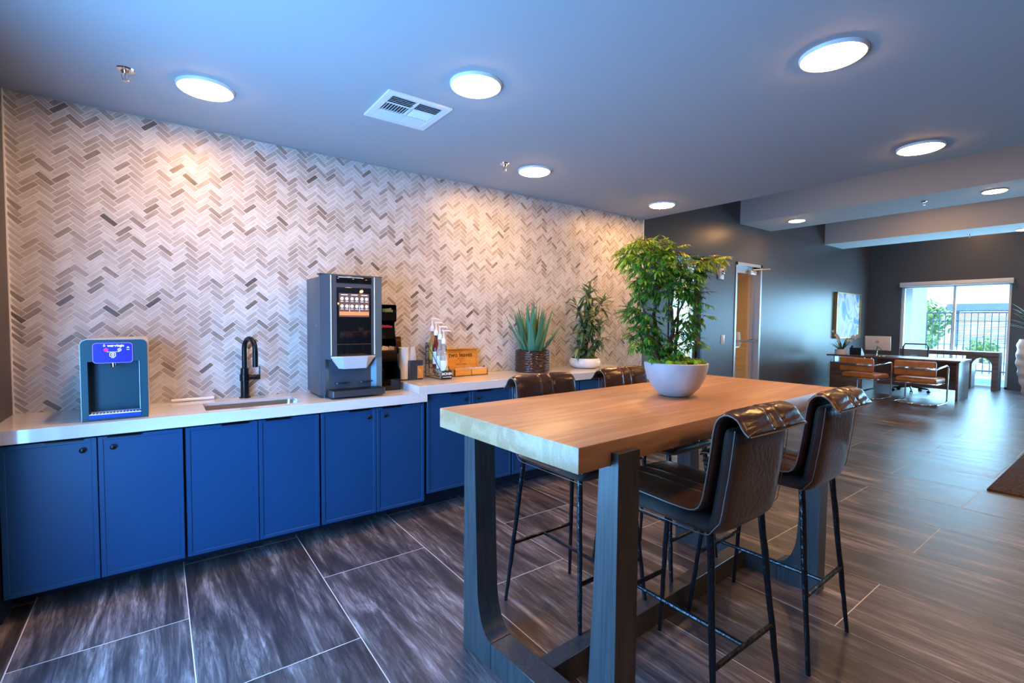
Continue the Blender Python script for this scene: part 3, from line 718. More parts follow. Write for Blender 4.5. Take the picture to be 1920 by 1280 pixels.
for s, xx in ((-1, -0.148), (1, 0.127)):
    bm = BM(); tube(bm, [(xx, fy-0.001, 0.27), (xx, fy-0.001, HH-0.006)], 0.0035, 8); obj('light_strip', bm, 'light_strip', cm)
bm = BM(); box(bm, (-0.100, fy-0.0042, 0.512), (0.091, fy-0.002, 0.660)); sc = obj('menu_screen', bm, 'screen_brown', cm, smooth=False, label='lit brown drinks menu screen')
simple('menu_banner', 'screen_orange', sc, box, (-0.098, fy-0.0046, 0.522), (0.089, fy-0.004, 0.545))
bm = BM()
for g in range(3):
    x0 = -0.094+g*0.063
    box(bm, (x0+0.006, fy-0.0048, 0.6485), (x0+0.048, fy-0.0042, 0.6525))
    for r in range(2):
        for c_ in range(2):
            cx, cz = x0+0.012+c_*0.030, 0.626-r*0.047
            prism(bm, [(cx+0.0098*math.cos(2*PI*k/16), cz+0.0105*math.sin(2*PI*k/16)) for k in range(16)], 'y', fy-0.0048, fy-0.0042)
            box(bm, (cx-0.009, fy-0.0048, cz-0.0195), (cx+0.009, fy-0.0042, cz-0.0165))
for xx in (-0.035, 0.028): box(bm, (xx-0.001, fy-0.0048, 0.545), (xx+0.001, fy-0.0042, 0.59))
obj('drink_icons', bm, 'icon_white', sc, smooth=False)
bm = BM()      # white chin under the glass
P0 = [(-0.152, fy+0.012), (-0.150, fy-0.004), (-0.085, fy-0.036), (0.070, fy-0.036), (0.130, fy-0.004), (0.130, fy+0.012)]
P1 = [(-0.090, fy+0.03), (-0.100, fy+0.012), (-0.078, fy-0.026), (0.062, fy-0.026), (0.082, fy+0.012), (0.080, fy+0.03)]
A = [bm.verts.new((p[0], p[1], 0.258)) for p in P0]; B = [bm.verts.new((p[0], p[1], 0.186)) for p in P1]; A2 = [bm.verts.new((p[0], p[1], 0.264)) for p in P0]
for k in range(6):
    j = (k+1) % 6; bm.faces.new([A[k], A[j], B[j], B[k]]); bm.faces.new([A[k], A2[k], A2[j], A[j]])
bm.faces.new(B); bm.faces.new(A2)
obj('spout_cover', bm, 'chin_white', cm, angle=20)
bm = BM(); prism(bm, rrect(-0.160, by-0.130, 0.185, by-0.02, 0.02, 5, (0, 0, 1, 1)), 'z', 0.014, 0.052); dt = obj('drip_tray', bm, 'machine_dark', cm)
bm = BM(); box(bm, (-0.145, by-0.118, 0.052), (0.170, by-0.03, 0.054))
for k in range(22): box(bm, (-0.142+k*0.0142, by-0.115, 0.054), (-0.136+k*0.0142, by-0.035, 0.0565))
obj('grille', bm, 'black_plastic', dt, smooth=False)
for cx in (-0.072, 0.082):
    bm = BM(); prism(bm, [(cx+0.047*math.cos(2*PI*k/20), by-0.034+0.026*math.sin(2*PI*k/20)) for k in range(20)], 'z', 0.089, 0.094); obj('cup_stand', bm, 'black_plastic', cm)
bm = BM()
for k in range(12): box(bm, (-0.198+0, by-0.0, 0.0), (-0.197, by+0.001, 0.001))
lk = BM(); lathe(lk, [(0.0085, 0), (0.0085, 0.004), (0, 0.005)], 18); lk.transform(Matrix.Translation((-0.198, -0.245, 0.455)) @ Matrix.Rotation(-PI/2, 4, 'Y')); obj('lock', lk, 'chrome', cm); bm.free()

# ------------------------------------------------------------------ sachet organiser
og = thing('sachet_organizer', 'glossy black tiered sachet organiser standing against the coffee machine', 'organizer', (1.315, -0.03, 0.864))
prof = [(0, 0), (-0.235, 0), (-0.235, 0.135), (-0.205, 0.165), (-0.180, 0.22), (-0.175, 0.28), (-0.165, 0.33), (-0.130, 0.42), (-0.130, 0.475), (-0.165, 0.485), (-0.165, 0.59), (-0.155, 0.603), (0, 0.603)]
for s in (-1, 1):
    bm = BM(); prism(bm, prof, 'x', s*0.060-0.0025, s*0.060+0.0025); obj('side_panel', bm, 'gloss_black', og, angle=20)
bm = BM(); box(bm, (-0.058, -0.012, 0), (0.058, -0.004, 0.60)); obj('back_panel', bm, 'gloss_black', og, smooth=False)
for z, d_, h in ((0.0, 0.232, 0.08), (0.20, 0.175, 0.08), (0.36, 0.145, 0.08), (0.49, 0.160, 0.06)):
    bm = BM(); box(bm, (-0.058, -d_, z), (0.058, -0.01, z+0.006)); box(bm, (-0.058, -d_-0.001, z), (0.058, -d_+0.004, z+h)); obj('shelf', bm, 'gloss_black', og, smooth=False)
simple('top_cover', 'gloss_black', og, box, (-0.058, -0.155, 0.597), (0.058, -0.01, 0.603))
def packets(name, label, cat, n, m, z, y, h, seed, w=0.045):
    rng = random.Random(seed)
    for k in range(n):
        bm = BM(); M = Matrix.Translation((1.315+rng.uniform(-0.03, 0.03), -0.03+y+k*0.010, 0.864+z)) @ Euler((rng.uniform(-0.25, 0.25), rng.uniform(-0.3, 0.3), rng.uniform(-0.2, 0.2))).to_matrix().to_4x4()
        box(bm, (-w/2, -0.0015, 0.0), (w/2, 0.0015, h*rng.uniform(0.85, 1.1)), 0.0008, M=M, seg=1)
        o = obj(name, bm, m); o['label'] = label; o['category'] = cat; o['group'] = label
packets('sweetener_sachet', 'pink paper sweetener sachets in the organiser', 'sachet', 4, 'pink_paper', 0.385, -0.13, 0.075, 1)
packets('sweetener_sachet', 'green paper sachets in the top tier of the organiser', 'sachet', 4, 'green_paper', 0.50, -0.14, 0.075, 2)
packets('sugar_sachet', 'tan paper sugar sachets in the middle tier of the organiser', 'sachet', 5, 'tan_paper', 0.235, -0.155, 0.070, 3)

# ------------------------------------------------------------------ cups and lids
ch = thing('cup_caddy', 'smoky black cup caddy with an orange printed side, beside the syrup rack', 'cup holder', (1.515, -0.115, 0.914))
bm = BM(); prism(bm, rrect(-0.030, -0.060, 0.085, 0.045, 0.012), 'z', 0.0, 0.145); box(bm, (-0.090, -0.055, 0), (-0.030, 0.05, 0.008)); obj('body', bm, 'smoke_acrylic', ch)
simple('printed_sleeve', 'print_orange', ch, box, (0.035, -0.0625, 0.012), (0.083, -0.0585, 0.105), label='orange brown printed panel')
bm = BM()
prof = [(0.0, 0), (0.033, 0)]
for k in range(9): prof += [(0.036+0.0003*k, 0.01+k*0.022), (0.0378+0.0003*k, 0.012+k*0.022), (0.0378+0.0003*k, 0.015+k*0.022), (0.0362+0.0003*k, 0.016+k*0.022)]
prof = [(0.0, 0), (0.036, 0), (0.0365, 0.06), (0.037, 0.12), (0.0375, 0.225), (0.039, 0.228), (0.0385, 0.234), (0.034, 0.234), (0.033, 0.225), (0, 0.225)]
lathe(bm, prof, 32)
o = obj('paper_cup_stack', bm, 'paper_white'); o.location = (1.463, -0.125, 0.9225); o['label'] = 'tall stack of nested white paper cups in the caddy'; o['category'] = 'cups'
bm = BM(); lathe(bm, [(0, 0.0), (0.030, 0.0), (0.0315, 0.03), (0.033, 0.031), (0.033, 0.034), (0.030, 0.036), (0.022, 0.085), (0.018, 0.10), (0, 0.101)], 28)
o = obj('clear_cup_stack', bm, 'cup_clear'); o.location = (1.535, -0.115, 1.060); o['label'] = 'clear plastic cups upside down on the black caddy'; o['category'] = 'cups'
ld = thing('lid_holder', 'brown black slotted lid holder behind the white cups', 'lid holder', (1.43, -0.055, 0.914))
bm = BM(); box(bm, (-0.035, -0.030, 0), (0.035, 0.035, 0.14), 0.003); obj('base', bm, 'smoke_acrylic', ld)
bm = BM(); prism(bm, [(-0.034, 0.195), (0.036, 0.195), (0.030, 0.32), (-0.022, 0.32)], 'y', -0.025, 0.03); obj('lid_rack', bm, 'lid_brown', ld)
bm = BM()
for k in range(7): lathe(bm, [(0, 0.14+k*0.008), (0.031, 0.14+k*0.008), (0.033, 0.143+k*0.008), (0.031, 0.146+k*0.008), (0, 0.147+k*0.008)], 24)
obj('lids', bm, 'tan_paper', ld, kind='stuff')
bm = BM()
for k in range(5): box(bm, (-0.024+k*0.012, -0.0265, 0.285), (-0.018+k*0.012, -0.0245, 0.305))
obj('slots', bm, 'copier_brown', ld, smooth=False)

# ------------------------------------------------------------------ syrup rack and bottles
rk = thing('syrup_rack', 'black wire stepped rack with a printed front panel, holding syrup bottles', 'rack', (1.735, -0.02, 0.914))
bm = BM(); wr = 0.0026
Lx = 0.040
for s in (-1, 1):
    x = s*Lx
    tube(bm, [(x, 0, 0.004), (x, 0, 0.265), (x, -0.012, 0.27), (x, -0.255, 0.06), (x, -0.262, 0.004), (x, 0, 0.004)], wr, 6)
    tube(bm, [(x, -0.05, 0.22), (x, -0.06, 0.02)], wr*0.8, 6)
    for z0, ya, yb in ((0.105, 0, -0.065), (0.075, -0.065, -0.13), (0.045, -0.13, -0.19)): tube(bm, [(x, ya, z0), (x, yb, z0), (x, yb, z0-0.03)], wr*0.8, 6)
for y, z in ((0, 0.004), (0, 0.105), (0, 0.20), (0, 0.265), (-0.065, 0.105), (-0.065, 0.075), (-0.13, 0.075), (-0.13, 0.045), (-0.19, 0.045), (-0.19, 0.015), (-0.255, 0.06), (-0.26, 0.004)):
    tube(bm, [(-Lx, y, z), (Lx, y, z)], wr*0.8, 6)
obj('wire_frame', bm, 'black_iron', rk)
simple('sign_panel', 'ink_black', rk, box, (-0.040, -0.272, 0.004), (0.042, -0.264, 0.068), 0.001, label='black front panel')
text('lettering', 'MONIN', 0.026, at(0.001, -0.2725, 0.044), 'paper_white', rk, bold=0.0009)
text('lettering', 'Gourmet Flavorings', 0.0115, at(0.001, -0.2725, 0.021), 'paper_white', rk, bold=0.0003, sx=0.78)
def bottle(loc, liquid, label, lab_m, deco):
    t = thing('syrup_bottle', label, 'bottle', loc, group='syrup bottles in the rack')
    bm = BM(); lathe(bm, [(0, 0), (0.027, 0), (0.0295, 0.004), (0.0295, 0.145), (0.027, 0.165), (0.016, 0.195), (0.013, 0.205), (0.013, 0.250), (0.0145, 0.252), (0.0145, 0.262), (0, 0.262)], 28); obj('bottle_body', bm, liquid, t)
    bm = BM(); seg = 20
    for z0, z1 in ((0.03, 0.125),):
        A = []; B = []
        for k in range(seg+1):
            a = -PI/2-1.5+3.0*k/seg; A.append(bm.verts.new((0.0299*math.cos(a), 0.0299*math.sin(a), z0))); B.append(bm.verts.new((0.0299*math.cos(a), 0.0299*math.sin(a), z1)))
        for k in range(seg): bm.faces.new([A[k], A[k+1], B[k+1], B[k]])
    obj('label_sheet', bm, lab_m, t)
    bm = BM()
    for (x, z, rx, rz) in ((0.006, 0.058, 0.007, 0.018), (0.012, 0.075, 0.004, 0.014), (-0.004, 0.046, 0.008, 0.007)):
        P = []
        for k in range(12):
            q = (x+rx*math.cos(2*PI*k/12), z+rz*math.sin(2*PI*k/12)); P.append(bm.verts.new((q[0], -math.sqrt(max(0.0302**2-q[0]**2, 0)), q[1])))
        bm.faces.new(P)
    obj('label_art', bm, deco, t)
    bm = BM(); lathe(bm, [(0.016, 0.25), (0.0175, 0.252), (0.0175, 0.278), (0.012, 0.288), (0.0055, 0.297), (0.0045, 0.335), (0.0045, 0.345), (0, 0.345)], 20)
    box(bm, (-0.010, -0.010, 0.343), (0.012, 0.010, 0.353), 0.003); tube(bm, [(0.0, 0, 0.348), (0.045, -0.012, 0.347), (0.056, -0.016, 0.340)], [0.0055, 0.0045, 0.004], 8)
    obj('pump', bm, 'white_plastic', t)
    return t
bottle((1.735, -0.052, 1.022), 'syrup_gold', 'syrup bottle with yellow label, top step at the back of the rack', 'label_yellow', 'syrup_gold')
bottle((1.735, -0.117, 0.992), 'syrup_red', 'dark red syrup bottle with white label, second from the back', 'paper_white', 'ink_black')
bottle((1.735, -0.180, 0.962), 'syrup_clear', 'clear syrup bottle with white label, second from the front', 'paper_white', 'label_green')
bottle((1.735, -0.240, 0.932), 'syrup_clear', 'front syrup bottle, white label with green leaves, behind the black sign', 'paper_white', 'label_green')

# ------------------------------------------------------------------ tea chest
tb = thing('tea_box', 'open orange bamboo tea box with printed lid on the raised worktop', 'box', (2.03, -0.095, 0.914))
bm = BM(); w2, d2, hh = 0.158, 0.068, 0.055
box(bm, (-w2, -d2, 0), (w2, d2, 0.006)); box(bm, (-w2, -d2, 0), (w2, -d2+0.008, hh), 0.001, seg=1); box(bm, (-w2, d2-0.008, 0), (w2, d2, hh)); box(bm, (-w2, -d2, 0), (-w2+0.008, d2, hh)); box(bm, (w2-0.008, -d2, 0), (w2, d2, hh)); box(bm, (-0.003, -d2, 0), (0.003, d2, hh-0.006))
obj('tray', bm, 'bamboo', tb, smooth=False)
LM = Matrix.Translation((0, d2-0.004, hh)) @ Matrix.Rotation(math.radians(-6), 4, 'X')
bm = BM(); lh = 0.160
box(bm, (-w2, -0.002, 0), (w2-0.02, 0.004, lh), M=LM)
for a, b in (((-w2, 0), (-w2+0.008, lh)), ((w2-0.028, 0), (w2-0.02, lh)), ((-w2, lh-0.008), (w2-0.02, lh))): box(bm, (a[0], -0.022, a[1]), (b[0], 0.004, b[1]), M=LM)
lid = obj('lid', bm, 'bamboo', tb, smooth=False)
text('lettering', 'two leaves', 0.052, LM @ at(-0.020, -0.0026, 0.105), 'ink_black', lid, bold=0.0006)
text('lettering', 'AND A BUD', 0.012, LM @ at(-0.020, -0.0026, 0.075), 'ink_brown', lid)
text('lettering', 'organic tea company', 0.012, LM @ at(-0.020, -0.0026, 0.030), 'ink_brown', lid)
bm = BM(); ring(bm, -0.020, 0.052, 0.008, -0.003, 0.0009); bm.transform(LM)
obj('emblem', bm, 'ink_brown', lid)
rng = random.Random(8)
for k in range(16):
    side = -1 if k < 8 else 1; x = side*(0.014+(k % 8)*0.0175)
    bm = BM(); M = Matrix.Translation((2.03+x, -0.095, 0.9215)) @ Euler((0, rng.uniform(0.02, 0.22)*1, rng.uniform(-0.03, 0.03))).to_matrix().to_4x4()
    box(bm, (-0.0022, -0.052, 0), (0.0022, 0.050, 0.047+rng.uniform(0, 0.006)), 0.0008, M=M, seg=1)
    o = obj('tea_bag', bm, 'tan_paper' if k < 8 else 'paper_white'); lb = 'wrapped tea bags filed in the left half of the box' if k < 8 else 'white wrapped tea bags filed in the right half of the box'
    o['label'] = lb; o['category'] = 'tea bag'; o['group'] = lb

# ------------------------------------------------------------------ plants
def leaf(bm, base, d, upv, L, w, bend, fac, st=4, fold=0.25):
    d = Vector(d).normalized(); side = d.cross(Vector(upv)); 
    if side.length < 1e-3: side = d.cross(Vector((1, 0, 0)))
    side.normalize(); nv = side.cross(d).normalized()
    pts = []; p = Vector(base); dd = d.copy()
    shape = (0.12, 0.85, 1.0, 0.62, 0.0) if st == 4 else (0.1, 0.6, 0.95, 1.0, 0.8, 0.45, 0.0)
    for k in range(len(shape)):
        hw_ = w*0.5*shape[k]
        pts.append((p - side*hw_ + nv*hw_*fold, p.copy(), p + side*hw_ + nv*hw_*fold))
        dd = (dd + nv*(-bend/len(shape))).normalized(); p = p + dd*(L/(len(shape)-1))
    V = [q for t in pts for q in t]; F = []
    for k in range(len(shape)-1):
        a = 3*k
        if k == len(shape)-2: F += [(a, a+1, a+4), (a+1, a+2, a+4)]
        else: F += [(a, a+1, a+4, a+3), (a+1, a+2, a+5, a+4)]
    put(bm, V, F, fac=fac)
def rand_dir(rng, down=0.0):
    while True:
        v = Vector((rng.uniform(-1, 1), rng.uniform(-1, 1), rng.uniform(-1, 1)))
        if 0.1 < v.length < 1: v.normalize(); v.z -= down; return v.normalized()
def twig(bm, tw, p, d, rng, n, L, w, fac, sp=0.012, droop=0.5):
    d = Vector(d).normalized(); q = Vector(p); pts = [q.copy()]; up_ = Vector((0, 0, 1))
    for k in range(n):
        q = q + d*sp; d = (d + Vector((0, 0, -0.06*droop))).normalized(); pts.append(q.copy())
        sd_ = d.cross(up_); sd_ = sd_.normalized() if sd_.length > 0.01 else Vector((1, 0, 0))
        for s in (-1, 1):
            ld_ = (d*0.9 + sd_*s*rng.uniform(0.6, 1.1) + Vector((0, 0, rng.uniform(-0.35, 0.25)))).normalized()
            leaf(bm, q, ld_, up_, L*rng.uniform(0.75, 1.15), w*rng.uniform(0.8, 1.2), droop*rng.uniform(0.4, 1.2), min(1, max(0, fac+rng.uniform(-0.22, 0.22))))
    leaf(bm, q, d, up_, L*1.1, w, droop, min(1, max(0, fac+0.1)))
    tube(tw, pts, 0.0012, 4, cap=False)

# big bonsai-like tree in the concrete bowl on the table
TR = math.radians(2.45); TCX, TCY, TZ = 1.895, -2.12, 1.02
bp_ = thing('potted_tree', 'bushy green tree with thin pointed leaves in a grey concrete bowl on the table', 'potted plant', (1.93, -2.123, TZ))
bm = BM(); lathe(bm, [(0, 0), (0.050, 0), (0.075, 0.009), (0.106, 0.042), (0.129, 0.087), (0.140, 0.129), (0.1425, 0.153), (0.137, 0.157), (0.131, 0.153), (0.127, 0.133), (0, 0.126)], 64); obj('bowl', bm, 'concrete', bp_)
rng = random.Random(4); bm = BM()
for k in range(120):
    a = rng.uniform(0, 2*PI); r = 0.122*math.sqrt(rng.random()); blob(bm, (r*math.cos(a), r*math.sin(a), 0.147+0.018*(1-(r/0.13)**2)), (rng.uniform(0.012, 0.022),)*2+(rng.uniform(0.012, 0.022),), rng, 2, 0.22)
obj('moss', bm, 'moss', bp_)
U = Vector((0.803, -0.596, 0)); Vv = Vector((0.596, 0.803, 0))
def LP(px, py, dep=0.0): return U*((px-1279)/412.0) + Vv*dep + Vector((0, 0, 1.363+(600-py)/399.0-TZ))
bm = BM()
trunks = [[(1256, 672, 0), (1254, 655, 0.0), (1247, 640, 0.01), (1240, 600, 0.02), (1236, 560, 0.02), (1232, 510, 0)],
          [(1268, 672, 0.01), (1272, 640, 0.02), (1274, 615, 0.01), (1268, 590, -0.01), (1270, 560, 0), (1262, 500, 0)],
          [(1244, 672, -0.01), (1238, 650, -0.03), (1228, 625, -0.04), (1218, 600, -0.03), (1206, 560, -0.02)],
          [(1280, 672, 0.03), (1286, 640, 0.05), (1290, 600, 0.06), (1290, 550, 0.06), (1292, 500, 0.04)],
          [(1272, 620, 0.02), (1282, 590, 0.01), (1290, 560, -0.02), (1302, 520, -0.03), (1316, 490, -0.03), (1345, 484, -0.03)]]
for i, t in enumerate(trunks):
    n = len(t); r0 = (0.014, 0.012, 0.009, 0.008, 0.007)[i]; P = [LP(*q) for q in t]
    Q = []
    for a, b in zip(P, P[1:]):
        Q += [a, (a*2+b)/3+Vector((rng.uniform(-1, 1), rng.uniform(-1, 1), 0))*0.006, (a+b*2)/3+Vector((rng.uniform(-1, 1), rng.uniform(-1, 1), 0))*0.006]
    Q.append(P[-1]); m = len(Q)
    tube(bm, Q, [r0*(1-0.65*k/m)*rng.uniform(0.85, 1.15) for k in range(m)], 8)
obj('trunk', bm, 'bark', bp_)
lf = BM(); tw = BM()
clusters = [ # px, py, half-width px, half-height px, depth m, count, base tint (new growth; lamplight painted yellower on top)
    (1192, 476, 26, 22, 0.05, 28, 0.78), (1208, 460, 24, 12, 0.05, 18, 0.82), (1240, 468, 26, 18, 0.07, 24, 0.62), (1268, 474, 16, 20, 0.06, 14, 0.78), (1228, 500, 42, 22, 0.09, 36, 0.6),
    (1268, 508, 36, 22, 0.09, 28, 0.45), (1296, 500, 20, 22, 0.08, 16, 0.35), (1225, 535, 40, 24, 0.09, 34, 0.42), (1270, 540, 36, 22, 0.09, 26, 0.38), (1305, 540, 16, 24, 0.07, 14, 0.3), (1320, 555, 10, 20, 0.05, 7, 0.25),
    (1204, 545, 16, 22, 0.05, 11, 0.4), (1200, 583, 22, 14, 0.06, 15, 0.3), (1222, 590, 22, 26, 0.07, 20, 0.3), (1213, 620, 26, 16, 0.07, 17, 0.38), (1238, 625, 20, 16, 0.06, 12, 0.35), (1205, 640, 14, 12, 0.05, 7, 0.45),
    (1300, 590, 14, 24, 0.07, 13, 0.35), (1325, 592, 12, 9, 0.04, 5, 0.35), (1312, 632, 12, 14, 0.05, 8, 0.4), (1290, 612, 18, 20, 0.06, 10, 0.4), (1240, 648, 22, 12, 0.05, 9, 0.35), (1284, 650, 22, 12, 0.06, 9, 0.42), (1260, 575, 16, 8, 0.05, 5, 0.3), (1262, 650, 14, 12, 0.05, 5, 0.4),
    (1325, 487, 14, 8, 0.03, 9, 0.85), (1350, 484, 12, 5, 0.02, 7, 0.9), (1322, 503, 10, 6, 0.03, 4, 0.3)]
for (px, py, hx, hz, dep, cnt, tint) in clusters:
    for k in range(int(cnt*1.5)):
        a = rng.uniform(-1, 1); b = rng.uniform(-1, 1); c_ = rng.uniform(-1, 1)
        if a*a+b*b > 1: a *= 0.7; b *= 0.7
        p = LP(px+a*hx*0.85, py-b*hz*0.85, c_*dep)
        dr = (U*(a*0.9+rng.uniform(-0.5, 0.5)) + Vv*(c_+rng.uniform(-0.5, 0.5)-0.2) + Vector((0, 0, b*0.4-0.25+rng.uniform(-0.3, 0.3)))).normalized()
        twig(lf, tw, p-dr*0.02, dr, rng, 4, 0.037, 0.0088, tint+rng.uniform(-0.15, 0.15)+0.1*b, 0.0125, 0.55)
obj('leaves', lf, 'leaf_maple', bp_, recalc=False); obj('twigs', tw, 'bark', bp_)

# aloe-like plant
al = thing('potted_aloe', 'spiky green aloe plant in a ribbed dark metallic pot', 'potted plant', (2.655, -0.167, 0.914))
bm = BM(); prof = [(0, 0), (0.146, 0)]
for k in range(9):
    z = 0.004+k*0.0205; prof += [(0.1475, z), (0.1530, z+0.007), (0.1530, z+0.0125), (0.1475, z+0.0185)]
prof += [(0.149, 0.190), (0.142, 0.190), (0.138, 0.165), (0, 0.16)]
rr_ = random.Random(2); wv = {}
lathe(bm, prof, 72, wob=lambda j, k: (0.0012*math.sin(k*0.9+j*1.3)+0.0009*math.sin(k*2.1+j*0.6)) if 2 <= j <= 37 else 0)
obj('pot', bm, 'bronze_glaze', al, angle=60)
simple('soil', 'soil', al, lathe, [(0.136, 0.168), (0.07, 0.176), (0, 0.178)], 32)
bm = BM(); rng = random.Random(12)
def blade(bm, base, az, tilt, L, w, curve, fac):
    rows = 9; d = Vector((math.cos(az)*math.sin(tilt), math.sin(az)*math.sin(tilt), math.cos(tilt))); out = Vector((math.cos(az), math.sin(az), 0)); side = Vector((-math.sin(az), math.cos(az), 0))
    p = Vector(base); V = []; F = []
    for k in range(rows):
        t = k/(rows-1); hw_ = w*0.5*(1.0-0.12*t)*(1-t**1.7) + 0.0006; th = hw_*0.55
        nrm = side.cross(d).normalized()
        V += [p-side*hw_-nrm*th*0.1, p-side*hw_*0.5+nrm*th*0.25, p+nrm*th*0.05, p+side*hw_*0.5+nrm*th*0.25, p+side*hw_-nrm*th*0.1, p-nrm*th*1.1]
        if nrm.dot(out) > 0: pass
        d = (d+out*curve/rows).normalized(); p = p+d*L/(rows-1)
    for k in range(rows-1):
        for j in range(6):
            a, b = 6*k+j, 6*k+(j+1) % 6; F.append((a, b, b+6, a+6))
    F.append(tuple(range(6*(rows-1), 6*rows)))
    put(bm, V, F, fac=fac)
specs = []
for k in range(10): specs.append((2*PI*k/10+0.2, 0.085, rng.uniform(0.20, 0.32), rng.uniform(0.30, 0.38), 0.072, 0.12))
for k in range(9): specs.append((2*PI*k/9, 0.055, rng.uniform(0.08, 0.18), rng.uniform(0.34, 0.42), 0.068, 0.05))
for k in range(6): specs.append((2*PI*k/6, 0.025, rng.uniform(0.02, 0.09), rng.uniform(0.36, 0.44), 0.058, 0.03))
for k in range(5): specs.append((2*PI*k/5+0.6, 0.09, 0.55, 0.30, 0.036, 0.05))
specs += [(PI+0.35, 0.09, 0.62, 0.33, 0.032, 0.25), (-0.55, 0.09, 0.72, 0.32, 0.03, -0.35), (PI-0.3, 0.08, 0.45, 0.40, 0.032, 0.1)]
for az, r, tilt, L, w, cu in specs:
    if math.sin(az) > 0.35: tilt = min(tilt, 0.18)
    blade(bm, (r*math.cos(az), r*math.sin(az)*0.9, 0.165), az, tilt, L*1.08, w, cu, rng.uniform(0.1, 1))
obj('leaves', bm, 'leaf_aloe', al)

# small olive-like tree
st = thing('potted_sapling', 'small leafy sapling in a low white bowl at the far end of the worktop', 'potted plant', (3.30, -0.175, 0.914))
bm = BM(); lathe(bm, [(0, 0), (0.085, 0), (0.115, 0.008), (0.142, 0.030), (0.150, 0.055), (0.144, 0.082), (0.134, 0.096), (0.128, 0.094), (0.128, 0.084), (0, 0.082)], 56); obj('bowl', bm, 'white_ceramic', st)
rng = random.Random(6); bm = BM()
for k in range(80):
    a = rng.uniform(0, 2*PI); r = 0.115*math.sqrt(rng.random()); blob(bm, (r*math.cos(a), r*math.sin(a), 0.094+0.012*(1-(r/0.12)**2)), (rng.uniform(0.012, 0.022),)*3, rng, 1, 0.25)
obj('moss', bm, 'moss_dark', st)
bm = BM(); lf = BM()
stems = [[(0.005, 0, 0.08), (0.0, 0, 0.30), (0.02, 0, 0.45), (0.04, 0, 0.62), (0.06, 0.01, 0.82)], [(0.025, 0, 0.08), (0.03, 0.0, 0.30), (0.07, -0.02, 0.45), (0.14, -0.03, 0.56), (0.20, -0.02, 0.66)],
         [(-0.005, -0.01, 0.08), (-0.01, -0.01, 0.28), (-0.05, -0.02, 0.40), (-0.10, -0.03, 0.52), (-0.13, -0.02, 0.60)],
         [(0.01, -0.005, 0.12), (-0.02, -0.02, 0.18), (-0.09, -0.05, 0.21), (-0.14, -0.06, 0.20)], [(0.02, -0.01, 0.15), (0.06, -0.03, 0.22), (0.11, -0.05, 0.27), (0.17, -0.06, 0.28)],
         [(0.02, 0, 0.38), (0.0, -0.05, 0.46), (-0.03, -0.09, 0.52)], [(0.03, 0, 0.4), (0.09, -0.05, 0.40), (0.15, -0.08, 0.42)], [(0.0, 0, 0.35), (-0.06, -0.04, 0.33), (-0.12, -0.06, 0.36)], [(0.03, 0, 0.6), (0.0, -0.04, 0.66), (-0.05, -0.05, 0.72)]]
for s, pts in enumerate(stems):
    n = len(pts); tube(bm, pts, [(0.010 if s < 3 else 0.003)*(1-0.75*k/n) for k in range(n)], 7)
    for k in range(1, n):
        a, b = Vector(pts[k-1]), Vector(pts[k])
        if s < 3 and k == 1: continue
        cnt = 15 if s < 3 else 11
        for q in range(cnt):
            p = a.lerp(b, (q+rng.random())/cnt); d = (b-a).normalized()*0.25+rand_dir(rng, 0.05)
            if p.y > -0.02 and d.y > 0: d.y *= -0.4
            leaf(lf, p, d, (0, 0, 1), rng.uniform(0.10, 0.17), rng.uniform(0.026, 0.036), rng.uniform(0.3, 1.5), rng.random()**1.1, 6)
    for q in range(4): leaf(lf, pts[-1], (Vector(pts[-1])-Vector(pts[-2])).normalized()+rand_dir(rng)*0.6, (0, 0, 1), 0.09, 0.019, 0.6, rng.uniform(0.3, 1), 6)
for v_ in lf.verts: v_.co.x *= 1.12; v_.co.y = min(v_.co.y, 0.165)
obj('trunk', bm, 'bark', st); obj('leaves', lf, 'leaf_olive', st, recalc=False)

# ------------------------------------------------------------------ bar table (local frame, rotated slightly)
tbx = thing('bar_table', 'tall oak topped bar table on heavy dark U-shaped legs', 'table', (TCX, TCY, 0), TR)
TL, TWd = 1.003, 0.368
bm = BM(); box(bm, (-TL, -TWd, 0.945), (TL, TWd, TZ), 0.004); obj('tabletop', bm, 'table_oak', tbx)
def uleg(x0, x1, s):
    """one upright with its curved foot; s=-1 near side, +1 far side; profile in (y,z)"""
    yo = 0.396; P = [(yo, 0.0), (yo, 0.985), (TWd+0.001, 0.985), (TWd+0.001, 0.944), (yo-0.070, 0.944), (yo-0.088, 0.50), (yo-0.098, 0.30)]
    cx, cz, R = yo-0.190, 0.245, 0.0
    for k in range(1, 9):
        a = k/8*PI/2; P.append((yo-0.098-0.092*(1-math.cos(a)), 0.30-0.195*math.sin(a)))
    P.append((yo-0.190, 0.0))
    if s < 0: P = [(-p[0], p[1]) for p in P][::-1]
    bm = BM(); prism(bm, P, 'x', x0, x1)
    return obj('leg', bm, 'espresso', tbx, angle=30)
for x0, x1 in ((-0.868, -0.768), (0.716, 0.816)):
    for s in (-1, 1): uleg(x0, x1, s)
    bm = BM(); box(bm, (x0, -0.2045, 0.0), (x1, 0.2045, 0.104), 0.0015, seg=1); obj('base_rail', bm, 'espresso', tbx)
bm = BM(); box(bm, (-0.7675, -0.036, 0.0), (0.7155, 0.036, 0.100), 0.002, seg=1); obj('stretcher', bm, 'espresso', tbx)
text_dummy = None

